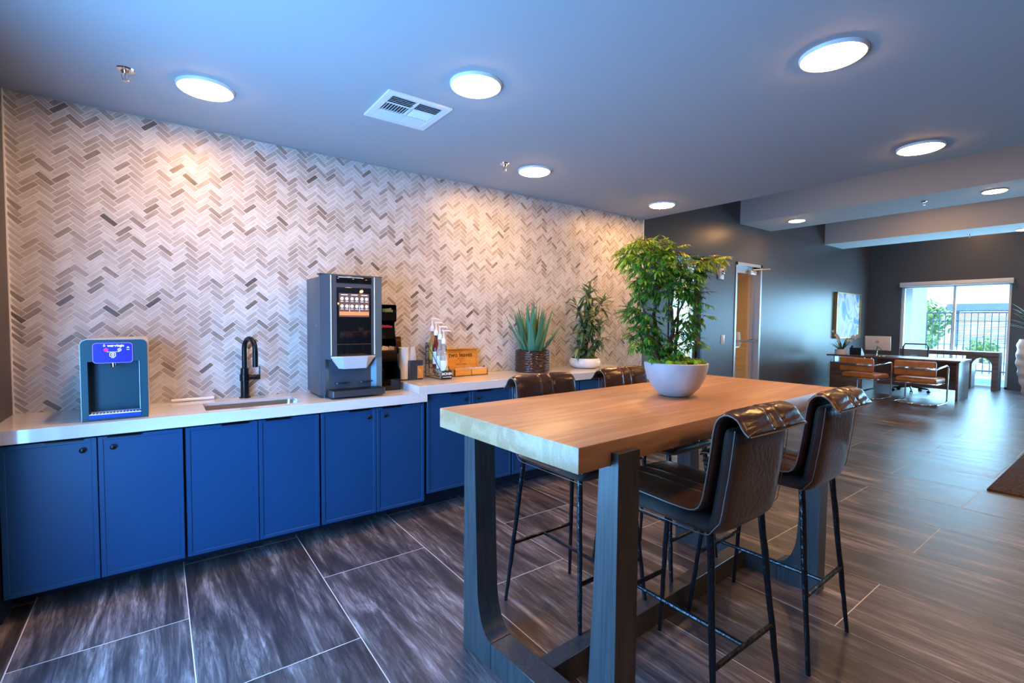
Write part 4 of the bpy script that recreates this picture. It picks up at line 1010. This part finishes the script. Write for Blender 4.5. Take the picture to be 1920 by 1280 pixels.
# ------------------------------------------------------------------ bar stools
def sweep_pad(bm, path, w, th, nx=24, seams=(0.43, 0.62), puff=0.006, ends=0.3, wf=None, wrinkle=0.0, rng=None):
    n = len(path); P = [Vector((0, p[0], p[1])) for p in path]; rings = []
    for i in range(n):
        t = (P[min(i+1, n-1)]-P[max(i-1, 0)]).normalized(); nv = Vector((0, t.z, -t.y))
        e = min(i, n-1-i)/max(1, n*0.06); ed = min(1, 0.35+0.65*math.sqrt(min(1, e))) if ends else 1
        ww = w*(wf(i/(n-1)) if wf else 1); topr = []; botr = []
        for j in range(nx+1):
            u = j/nx; x = (u-0.5)*ww; q = abs(2*u-1); edge = math.sqrt(max(0, 1-q**5))
            pf = 0.0
            if seams:
                d = min(abs(u-s) for s in seams); pf = puff*min(1, d/0.04)**0.6-puff
            wr_ = wrinkle*math.sin(i*1.9+j*0.7)*math.sin(j*0.45+i*0.6) if wrinkle else 0
            topr.append(P[i]+Vector((x, 0, 0))+nv*(th/2*edge*ed+pf*edge+wr_*edge)); botr.append(P[i]+Vector((x, 0, 0))-nv*(th/2*edge*ed))
        rings.append([bm.verts.new(v_) for v_ in topr]+[bm.verts.new(v_) for v_ in botr[-2:0:-1]])
    m = len(rings[0])
    for A, B in zip(rings, rings[1:]):
        for k in range(m): bm.faces.new([A[k], A[(k+1) % m], B[(k+1) % m], B[k]])
    bm.faces.new(rings[0][::-1]); bm.faces.new(rings[-1])
def spline(pts, n=40):
    """Catmull-Rom through 2D points, n samples evenly in parameter"""
    P = [pts[0]]+list(pts)+[pts[-1]]; out = []; segs = len(pts)-1
    for k in range(n+1):
        t = k/n*segs; i = min(int(t), segs-1); f = t-i; a, b, c, d = P[i], P[i+1], P[i+2], P[i+3]
        out.append(tuple(0.5*((2*b[q])+(-a[q]+c[q])*f+(2*a[q]-5*b[q]+4*c[q]-d[q])*f*f+(-a[q]+3*b[q]-3*c[q]+d[q])*f**3) for q in (0, 1)))
    return out
def bar_stool():
    """faces +y; back rest on the -y side"""
    t = thing('bar_stool', '', 'bar stool')
    W_ = 0.375
    shell = spline([(0.222, 0.722), (0.10, 0.720), (-0.08, 0.718), (-0.172, 0.718), (-0.204, 0.728), (-0.217, 0.765), (-0.226, 0.83), (-0.236, 0.90), (-0.244, 0.98), (-0.249, 1.040)], 54)
    bm = BM(); sweep_pad(bm, shell, W_, 0.060, 22, (), 0, wf=lambda u: 1.0-0.05*max(0, u-0.5)*2); obj('shell', bm, 'leather_shell', t, angle=60)
    pad = spline([(0.232, 0.748), (0.215, 0.765), (0.10, 0.768), (-0.08, 0.762), (-0.150, 0.768), (-0.176, 0.800), (-0.188, 0.86), (-0.202, 0.96), (-0.210, 1.030), (-0.222, 1.068), (-0.250, 1.086), (-0.282, 1.075), (-0.300, 1.048), (-0.318, 1.032)], 64)
    bm = BM(); sweep_pad(bm, pad, W_+0.012, 0.027, 48, (0.42, 0.60), 0.006, wrinkle=0.0018, wf=lambda u: 1.0-0.04*max(0, u-0.4)); pd = obj('cushion', bm, 'leather_brown', t, angle=60)
    for q in (-1, 1):
        bm = BM(); pts = []
        for i, p in enumerate(pad[::2]):
            u = i*2/64; pts.append((q*(W_+0.012)/2*(1.0-0.04*max(0, u-0.4)), p[0], p[1]))
        tube(bm, pts, 0.0022, 6); obj('piping', bm, 'thread', pd)
        bm = BM(); pts = []
        for i, p in enumerate(shell[::2]):
            u = i*2/54; pts.append((q*(W_*0.5*0.985)*(1.0-0.05*max(0, u-0.5)*2), p[0]-0.020*(1 if u > 0.5 else 0), p[1]-(0.020 if u <= 0.5 else 0)))
        tube(bm, pts, 0.0013, 5); obj('piping', bm, 'thread', pd)
    bm = BM(); tube(bm, [(-W_/2*0.97, -0.321, 1.032), (0, -0.322, 1.029), (W_/2*0.97, -0.321, 1.032)], 0.0022, 6); obj('piping', bm, 'thread', pd)
    for q in (0.42, 0.60):
        bm = BM(); pts = []
        for i in range(1, 64):
            a, b, c_ = Vector((0,)+pad[i-1]), Vector((0,)+pad[i]), Vector((0,)+pad[i+1]); tt = (c_-a).normalized(); nv = Vector((0, tt.z, -tt.y))
            pts.append(b+nv*0.0080+Vector(((q-0.5)*(W_+0.012)*(1.0-0.04*max(0, i/64-0.4)), 0, 0)))
        tube(bm, pts, 0.0020, 5); obj('seam', bm, 'thread', pd)
    rg = random.Random(9)
    for sx_ in (-1, 1):
        for sy_ in (-1, 1):
            a = Vector((sx_*0.160, 0.185 if sy_ > 0 else -0.190, 0.705)); b = Vector((sx_*0.213, 0.255*sy_, 0.0)); bm = BM(); P = []; R = []
            for k in range(15):
                f = k/14; P.append(a.lerp(b, f)+Vector((rg.uniform(-1, 1), rg.uniform(-1, 1), 0))*0.0009); R.append((0.0125-0.004*f)*rg.uniform(0.93, 1.07))
            tube(bm, P, R, 9); obj('leg', bm, 'black_iron', t)
    def legat(sx_, sy_, z):
        a = Vector((sx_*0.160, 0.185 if sy_ > 0 else -0.190, 0.705)); b = Vector((sx_*0.213, 0.255*sy_, 0.0)); return a.lerp(b, (0.705-z)/0.705)
    zf = 0.29
    for sy_ in (-1, 1):
        bm = BM(); A, B = legat(-1, sy_, zf), legat(1, sy_, zf); tube(bm, [A, A.lerp(B, 0.33), A.lerp(B, 0.66), B], [0.009, 0.0083, 0.0092, 0.009], 8)
        obj('footrest', bm, 'black_iron', t)
    bm = BM(); A = (legat(-1, -1, zf)+legat(1, -1, zf))/2; B = (legat(-1, 1, zf)+legat(1, 1, zf))/2
    tube(bm, [A, A.lerp(B, 0.4), B], [0.0075, 0.0085, 0.0075], 8); obj('stretcher', bm, 'black_iron', t)
    return t
s0 = bar_stool(); gst = 'brown leather bar stools at the tall table'
s0.location = (1.548, -2.445, 0); s0.rotation_euler = (0, 0, 0.0); s0['label'] = 'brown leather bar stool on the near side, closest to the camera'; s0['group'] = gst
dup(s0, (2.205, -2.435, 0), 0.03, 'near side brown leather bar stool, farther right from the camera', gst)
dup(s0, (1.552, -1.865, 0), PI, 'bar stool on the counter side, left one, partly under the table end', gst)
dup(s0, (2.185, -1.840, 0), PI+0.02, 'bar stool on the counter side, right one, half hidden by the concrete bowl', gst)

# ------------------------------------------------------------------ far office corner
dk = thing('desk', 'long dark wood office desk with panel ends near the far window', 'desk', (11.25, -0.36, 0))
DZ = 0.72
simple('desktop', 'desk_wood', dk, box, (-0.02, -1.06, DZ-0.03), (0.82, 1.02, DZ), 0.002)
simple('end_panel', 'desk_wood', dk, box, (0.0, -1.04, 0), (0.78, -1.005, DZ-0.03), 0.001)
simple('modesty_panel', 'desk_wood', dk, box, (0.40, -1.005, 0.16), (0.42, 0.25, DZ-0.03))
bm = BM(); box(bm, (0.12, 0.42, 0.02), (0.78, 1.0, 0.56), 0.002); obj('pedestal', bm, 'desk_wood', dk, smooth=False)
pc = BM(); box(pc, (0.30, 0.98, 0.56), (0.50, 1.0, DZ-0.03)); box(pc, (0.30, 0.45, 0.56), (0.34, 0.47, DZ-0.03)); box(pc, (0.7, 0.45, 0.56), (0.74, 0.47, DZ-0.03)); obj('riser', pc, 'alum', dk, smooth=False)
for k in range(2):
    dwr = simple('drawer', 'desk_wood', dk, box, (0.105, 0.435, 0.03+k*0.265), (0.12, 0.985, 0.285+k*0.265), 0.002)

cs = thing('console_table', 'dark console table with arched end panels standing at the window', 'console table', (13.98, -0.715, 0))
simple('tabletop', 'console_wood', cs, box, (-0.19, -0.815, 0.70), (0.19, 0.815, 0.79), 0.003)
for s in (-1, 1):
    ya, yb = (-0.815, -0.32) if s < 0 else (0.32, 0.815)
    yc = (ya+yb)/2; hw_ = 0.152; P = [(ya, 0), (ya, 0.70), (yb, 0.70), (yb, 0), (yc+hw_, 0), (yc+hw_, 0.50)]
    for k in range(1, 12): P.append((yc+hw_*math.cos(PI*k/12), 0.50+0.17*math.sin(PI*k/12)))
    P += [(yc-hw_, 0.50), (yc-hw_, 0)]
    # build the arch from a left post, right post and spandrel strips so every face stays convex
    bm = BM(); box(bm, (-0.18, ya, 0), (0.18, yc-hw_, 0.70)); box(bm, (-0.18, yc+hw_, 0), (0.18, yb, 0.70))
    arc = [(yc+hw_*math.cos(PI*k/12), 0.50+0.17*math.sin(PI*k/12)) for k in range(13)]
    for a, b in zip(arc, arc[1:]): prism(bm, [a, (a[0], 0.70), (b[0], 0.70), b], 'x', -0.18, 0.18)
    obj('arched_leg', bm, 'console_wood', cs, smooth=False)

def visitor_chair(loc, rz, label, src=None):
    if src: return dup(src, loc, rz, label)
    t = thing('visitor_chair', label, 'chair', loc, rz, 'tan leather visitor chairs')
    # faces +x, back at -x; local origin at floor centre
    R = 0.0125
    for s in (-1, 1):
        bm = BM(); y = s*0.29
        tube(bm, [(-0.27, y*0.9, 0.0125), (-0.22, y, 0.0125), (0.24, y, 0.0125), (0.275, y, 0.04), (0.28, y, 0.60), (0.26, y, 0.645), (0.20, y, 0.655), (-0.20, y*0.98, 0.62), (-0.255, y*0.93, 0.60)], R, 10); obj('side_frame', bm, 'chrome', t)
    bm = BM(); tube(bm, [(-0.27, -0.261, 0.0125), (-0.30, -0.22, 0.0125), (-0.30, 0.22, 0.0125), (-0.27, 0.261, 0.0125)], R, 10); obj('floor_bar', bm, 'chrome', t)
    bm = BM(); tube(bm, [(-0.255, -0.27, 0.60), (-0.318, -0.25, 0.60), (-0.318, 0.25, 0.60), (-0.255, 0.27, 0.60)], R, 10)
    box(bm, (-0.334, -0.28, 0.595), (-0.322, 0.28, 0.635), 0.003); obj('back_rail', bm, 'chrome', t)
    bm = BM(); box(bm, (-0.285, -0.285, 0.50), (-0.215, 0.285, 0.755), 0.030, seg=4, M=Matrix.Rotation(-0.06, 4, 'Y')); obj('backrest', bm, 'leather_tan', t)
    bm = BM(); box(bm, (-0.26, -0.275, 0.365), (0.24, 0.275, 0.455), 0.035, seg=4); obj('seat', bm, 'leather_tan', t)
    bm = BM(); box(bm, (-0.25, -0.285, 0.345), (0.28, 0.285, 0.366), 0.003); obj('seat_frame', bm, 'chrome', t)
    return t
vc = visitor_chair((10.58, -1.035, 0), -0.05, 'tan leather cantilever chair at the right end of the desk')
visitor_chair((10.55, -0.24, 0), -0.20, 'tan leather cantilever chair farther left, partly behind the stool back', vc)

tc_ = thing('task_chair', 'grey mesh office chair on castors behind the desk', 'office chair', (12.15, -0.52, 0), PI)
bm = BM()
tube(bm, [(-0.24, -0.20, 0.50), (-0.25, -0.20, 0.90), (-0.25, -0.17, 0.955), (-0.25, 0.17, 0.955), (-0.25, 0.20, 0.90), (-0.24, 0.20, 0.50)], 0.014, 8); obj('back_frame', bm, 'machine_grey', tc_)
simple('back_mesh', 'mesh_grey', tc_, box, (-0.248, -0.19, 0.50), (-0.240, 0.19, 0.84))
simple('seat', 'machine_dark', tc_, box, (-0.22, -0.23, 0.42), (0.24, 0.23, 0.50), 0.03)
bm = BM(); tube(bm, [(0, 0, 0.10), (0, 0, 0.43)], 0.025, 12); obj('gas_lift', bm, 'black_metal', tc_)
for k in range(5):
    a = 2*PI*k/5+0.3; bm = BM(); tube(bm, [(0, 0, 0.115), (0.28*math.cos(a), 0.28*math.sin(a), 0.075)], [0.022, 0.013], 8); lg = obj('base_arm', bm, 'black_metal', tc_)
    w_ = BM(); c_ = Vector((0.29*math.cos(a), 0.29*math.sin(a), 0.028))
    for s in (-0.014, 0.014):
        tv = Vector((-math.sin(a), math.cos(a), 0)); tube(w_, [c_+tv*(s-0.007), c_+tv*(s+0.007)], 0.028, 14)
    tube(w_, [c_, c_+Vector((0, 0, 0.05))], 0.008, 6); obj('castor', w_, 'black_plastic', lg)

mo = thing('monitor', 'white backed computer screen on the desk, seen from behind', 'monitor', (11.52, -0.135, DZ))
M_ = Matrix.Translation((0, 0, 0)) @ Matrix.Rotation(-0.10, 4, 'Y')
bm = BM(); box(bm, (-0.012, -0.215, 0.115), (0.012, 0.205, 0.395), 0.004, M=M_); obj('display', bm, 'white_plastic', mo)
bm = BM(); tube(bm, [(-0.055, 0.0, 0.004), (-0.035, 0.0, 0.16), (-0.026, 0.0, 0.20)], 0.013, 10); box(bm, (-0.10, -0.10, 0), (0.06, 0.10, 0.006), 0.002); obj('stand', bm, 'chrome', mo)
BACK = Matrix.Rotation(-0.10, 4, 'Y') @ Matrix(((0, 0, -1, 0), (-1, 0, 0, 0), (0, 1, 0, 0), (0, 0, 0, 1)))
bm = BM(); c0 = M_
bb = [c0 @ Vector((-0.0128, 0.026*math.cos(2*PI*k/24), 0.285+0.026*math.sin(2*PI*k/24))) for k in range(24)]; tube(bm, bb, 0.0022, 5, closed=True); obj('logo_ring', bm, 'machine_dark', mo)
text('lettering', 'hp', 0.038, Matrix.Rotation(-0.10, 4, 'Y') @ Matrix.Translation((-0.013, 0, 0.285)) @ Matrix(((0, 0, -1, 0), (-1, 0, 0, 0), (0, 1, 0, 0), (0, 0, 0, 1))), 'machine_dark', mo, bold=0.0004)
bm = BM(); tube(bm, [(11.46, -0.15, DZ+0.16), (11.40, -0.19, DZ+0.18), (11.39, -0.24, DZ+0.12), (11.42, -0.28, DZ+0.115), (11.47, -0.30, DZ+0.13)], 0.005, 6); o = obj('monitor_cable', bm, 'black_plastic'); o['label'] = 'black cable looping behind the monitor'; o['category'] = 'cable'
ph = thing('desk_phone', 'black desk phone between the orchid and the monitor', 'phone', (11.50, 0.21, DZ))
bm = BM(); prism(bm, [(-0.08, 0), (0.09, 0), (0.09, 0.02), (-0.06, 0.15), (-0.08, 0.15)], 'y', -0.10, 0.10); obj('base', bm, 'black_plastic', ph)
bm = BM(); tube(bm, [(-0.05, 0.07, 0.17), (0.0, 0.075, 0.145), (0.07, 0.07, 0.055)], [0.022, 0.014, 0.022], 10); obj('handset', bm, 'black_plastic', ph)
oc = thing('potted_orchid', 'white orchid with strap leaves in a round white pot on the desk', 'potted plant', (11.40, 0.455, DZ))
bm = BM(); lathe(bm, [(0, 0), (0.105, 0), (0.110, 0.004), (0.112, 0.105), (0.104, 0.107), (0.100, 0.09), (0, 0.088)], 32); obj('pot', bm, 'white_ceramic', oc)
bm = BM(); rng = random.Random(21)
for k in range(13):
    az = 2*PI*k/13+rng.uniform(-0.2, 0.2); blade(bm, (0.03*math.cos(az), 0.03*math.sin(az), 0.09), az, rng.uniform(0.15, 0.95), rng.uniform(0.20, 0.36), 0.035, rng.uniform(0.1, 0.7), rng.random())
obj('leaves', bm, 'leaf_strap', oc)
bm = BM(); fl = BM()
for (y1, z1, n) in ((0.13, 0.46, 4), (-0.32, 0.38, 7), (0.05, 0.36, 3)):
    P = [Vector((0, 0, 0.09)), Vector((-0.02, y1*0.3, z1*0.7)), Vector((-0.04, y1*0.7, z1)), Vector((-0.05, y1, z1*0.97))]
    tube(bm, P, 0.004, 6)
    for k in range(n):
        c_ = P[1].lerp(P[3], (k+0.5)/n)+Vector((-0.03, rng.uniform(-0.02, 0.02), rng.uniform(-0.01, 0.05)))
        for j in range(5):
            a = 2*PI*j/5+rng.random(); leaf(fl, c_, (-0.35, math.cos(a), math.sin(a)), (-1, 0, 0), 0.038, 0.030, 0.4, 0.5)
obj('stems', bm, 'leaf_strap', oc); obj('flowers', fl, 'petal', oc, recalc=False)
cb = BM(); tube(cb, [(11.45, 0.64, 0.60), (11.44, 0.69, 0.50), (11.45, 0.70, 0.30), (11.46, 0.67, 0.16), (11.48, 0.66, 0.10)], 0.006, 6); o = obj('power_cable', cb, 'white_plastic'); o['label'] = 'white cable hanging at the left end of the desk'; o['category'] = 'cable'

pt = thing('framed_painting', 'blue and white abstract painting in a gold frame on the dark wall', 'painting', (12.92, YD, 1.54))
simple('canvas', 'abstract_blue', pt, box, (-0.70, -0.036, -0.50), (0.70, -0.004, 0.50))
bm = BM()
for a, b in (((-0.72, -0.52), (-0.70, 0.52)), ((0.70, -0.52), (0.72, 0.52)), ((-0.72, 0.50), (0.72, 0.52)), ((-0.72, -0.52), (0.72, -0.50))): box(bm, (a[0], -0.062, a[1]), (b[0], 0, b[1]))
obj('frame', bm, 'gold_frame', pt, smooth=False)

sw = thing('light_switch', 'white rocker light switch on the dark wall left of the glass door', 'switch', (7.62, YD, 1.075))
simple('plate', 'white_plastic', sw, box, (-0.055, -0.007, -0.075), (0.055, 0, 0.075), 0.002); simple('rocker', 'white_plastic', sw, box, (-0.025, -0.012, -0.045), (0.025, -0.006, 0.045), 0.002)
sb = thing('strobe_alarm', 'small white fire alarm strobe high on the dark wall', 'alarm', (7.49, YD, 2.16))
simple('housing', 'white_plastic', sb, box, (-0.065, -0.035, -0.09), (0.065, 0, 0.09), 0.008); bm = BM(); lathe(bm, [(0.034, 0), (0.034, 0.02), (0.022, 0.036), (0, 0.04)], 20); bm.transform(Matrix.Translation((0.01, -0.034, 0.02)) @ Matrix.Rotation(PI/2, 4, 'X')); obj('lens', bm, 'chrome', sb)

tp = thing('tall_planter', 'tall tapered white planter with a ridged surface and spiky palm at the right edge', 'potted plant', (13.62, -2.03, 0))
bm = BM(); prof = [(0, 0), (0.12, 0)]
for k in range(26):
    z = 1.08*k/25; prof.append((0.125+0.115*math.sin(min(1, z/0.80)*PI/2)**1.1+0.010*math.sin(z*34)-0.03*max(0, z-0.85)/0.23, z))
prof += [(0.19, 1.08), (0.18, 1.03), (0, 1.02)]
lathe(bm, prof, 40, wob=lambda j, k: 0.006*math.sin(k*PI/5+j*0.8) if 2 < j < 27 else 0); obj('pot', bm, 'planter_white', tp, angle=60)
bm = BM(); rng = random.Random(31)
for k in range(44):
    az = 2*PI*k/44*3+rng.uniform(-0.2, 0.2); z = 1.15+rng.uniform(0, 0.42); blade(bm, (0.02*math.cos(az), 0.02*math.sin(az), z), az, rng.uniform(0.5, 1.35), rng.uniform(0.30, 0.48), 0.045, rng.uniform(0.1, 0.8), rng.random())
obj('leaves', bm, 'leaf_strap', tp); simple('trunk', 'bark', tp, tube, [(0, 0, 1.0), (0.01, 0.01, 1.3), (0, 0, 1.6)], 0.028)

bm = BM(); box(bm, (5.47, -5.2, 0.0), (9.3, -2.66, 0.014), 0.004); o = obj('area_rug', bm, 'rug_brown'); o['label'] = 'mottled brown low pile rug at the right edge of the floor'; o['category'] = 'rug'

# ------------------------------------------------------------------ outdoors beyond the far window
o = boxes('patio_ground', [((XF+0.2, -30, -0.25), (90, 40, -0.03))], 'pavement', kind=False, smooth=False); o['kind'] = 'structure'
o = boxes('side_ground', [((-12, YD+2.41, -0.25), (XF+0.2, 30, -0.03)), ((XR, YD+0.16, -0.2), (7.7, YD+2.41, -0.03))], 'pavement', kind=False, smooth=False); o['kind'] = 'structure'
bm = BM(); box(bm, (14.75, 0.14, -0.03), (16.0, 1.4, 3.6)); o = obj('patio_column', bm, 'stucco', smooth=False); o['label'] = 'broad white stucco pillar outside the left half of the window'; o['category'] = 'pillar'
fn = thing('metal_fence', 'dark metal bar fence beyond the patio', 'fence', (18.0, -1.5, 0))
bm = BM(); box(bm, (-0.02, -4, 1.66), (0.02, 4, 1.70)); box(bm, (-0.02, -4, 1.44), (0.02, 4, 1.47)); box(bm, (-0.02, -4, 0.08), (0.02, 4, 0.12)); obj('rail', bm, 'fence_blue', fn, smooth=False)
bm = BM()
for k in range(60): box(bm, (-0.009, -4+k*0.135-0.009, 0.02), (0.009, -4+k*0.135+0.009, 1.68))
obj('bars', bm, 'fence_blue', fn, smooth=False)
pv = thing('pavilion', 'slatted blue grey pavilion with flat roof beyond the fence', 'building', (40.0, 2.9, 0))
bm = BM(); box(bm, (-1, -1.5, 2.2), (2, 1.45, 2.60)); obj('roof', bm, 'slate_blue', pv, smooth=False)
bm = BM()
for y in (-1.2, 1.2): box(bm, (-0.15, y-0.12, -0.03), (0.15, y+0.12, 2.2))
obj('posts', bm, 'slate_blue', pv, smooth=False)
bm = BM()
for k in range(20): box(bm, (0.1, -1.3, 0.25+k*0.10), (0.14, 1.3, 0.29+k*0.10))
obj('slats', bm, 'slate_blue', pv, smooth=False)
rng = random.Random(17)
for (x, y, r, h, lb) in ((24, 0.35, 0.5, 0.9, 'round green shrub behind the fence near the right of the window'), (26, 2.6, 0.6, 1.1, 'green shrub behind the fence left of the window bar'), (44, 6.4, 1.4, 2.9, 'grey green tree rising behind the fence left of the window bar')):
    bm = BM()
    for k in range(420 if r < 1 else 700):
        p = rand_dir(rng)*(rng.random()**0.4); leaf(bm, (p.x*r, p.y*r, h*0.55+p.z*h*0.5), rand_dir(rng), (0, 0, 1), 0.16*r/0.5, 0.07*r/0.5, 0.4, rng.random())
    t = thing('shrub', lb, 'shrub', (x, y, -0.03)); obj('foliage', bm, 'leaf_outdoor', t, recalc=False)
    bm = BM(); tube(bm, [(0, 0, 0), (0, 0, h*0.5)], 0.05, 8); obj('stem', bm, 'bark', t)
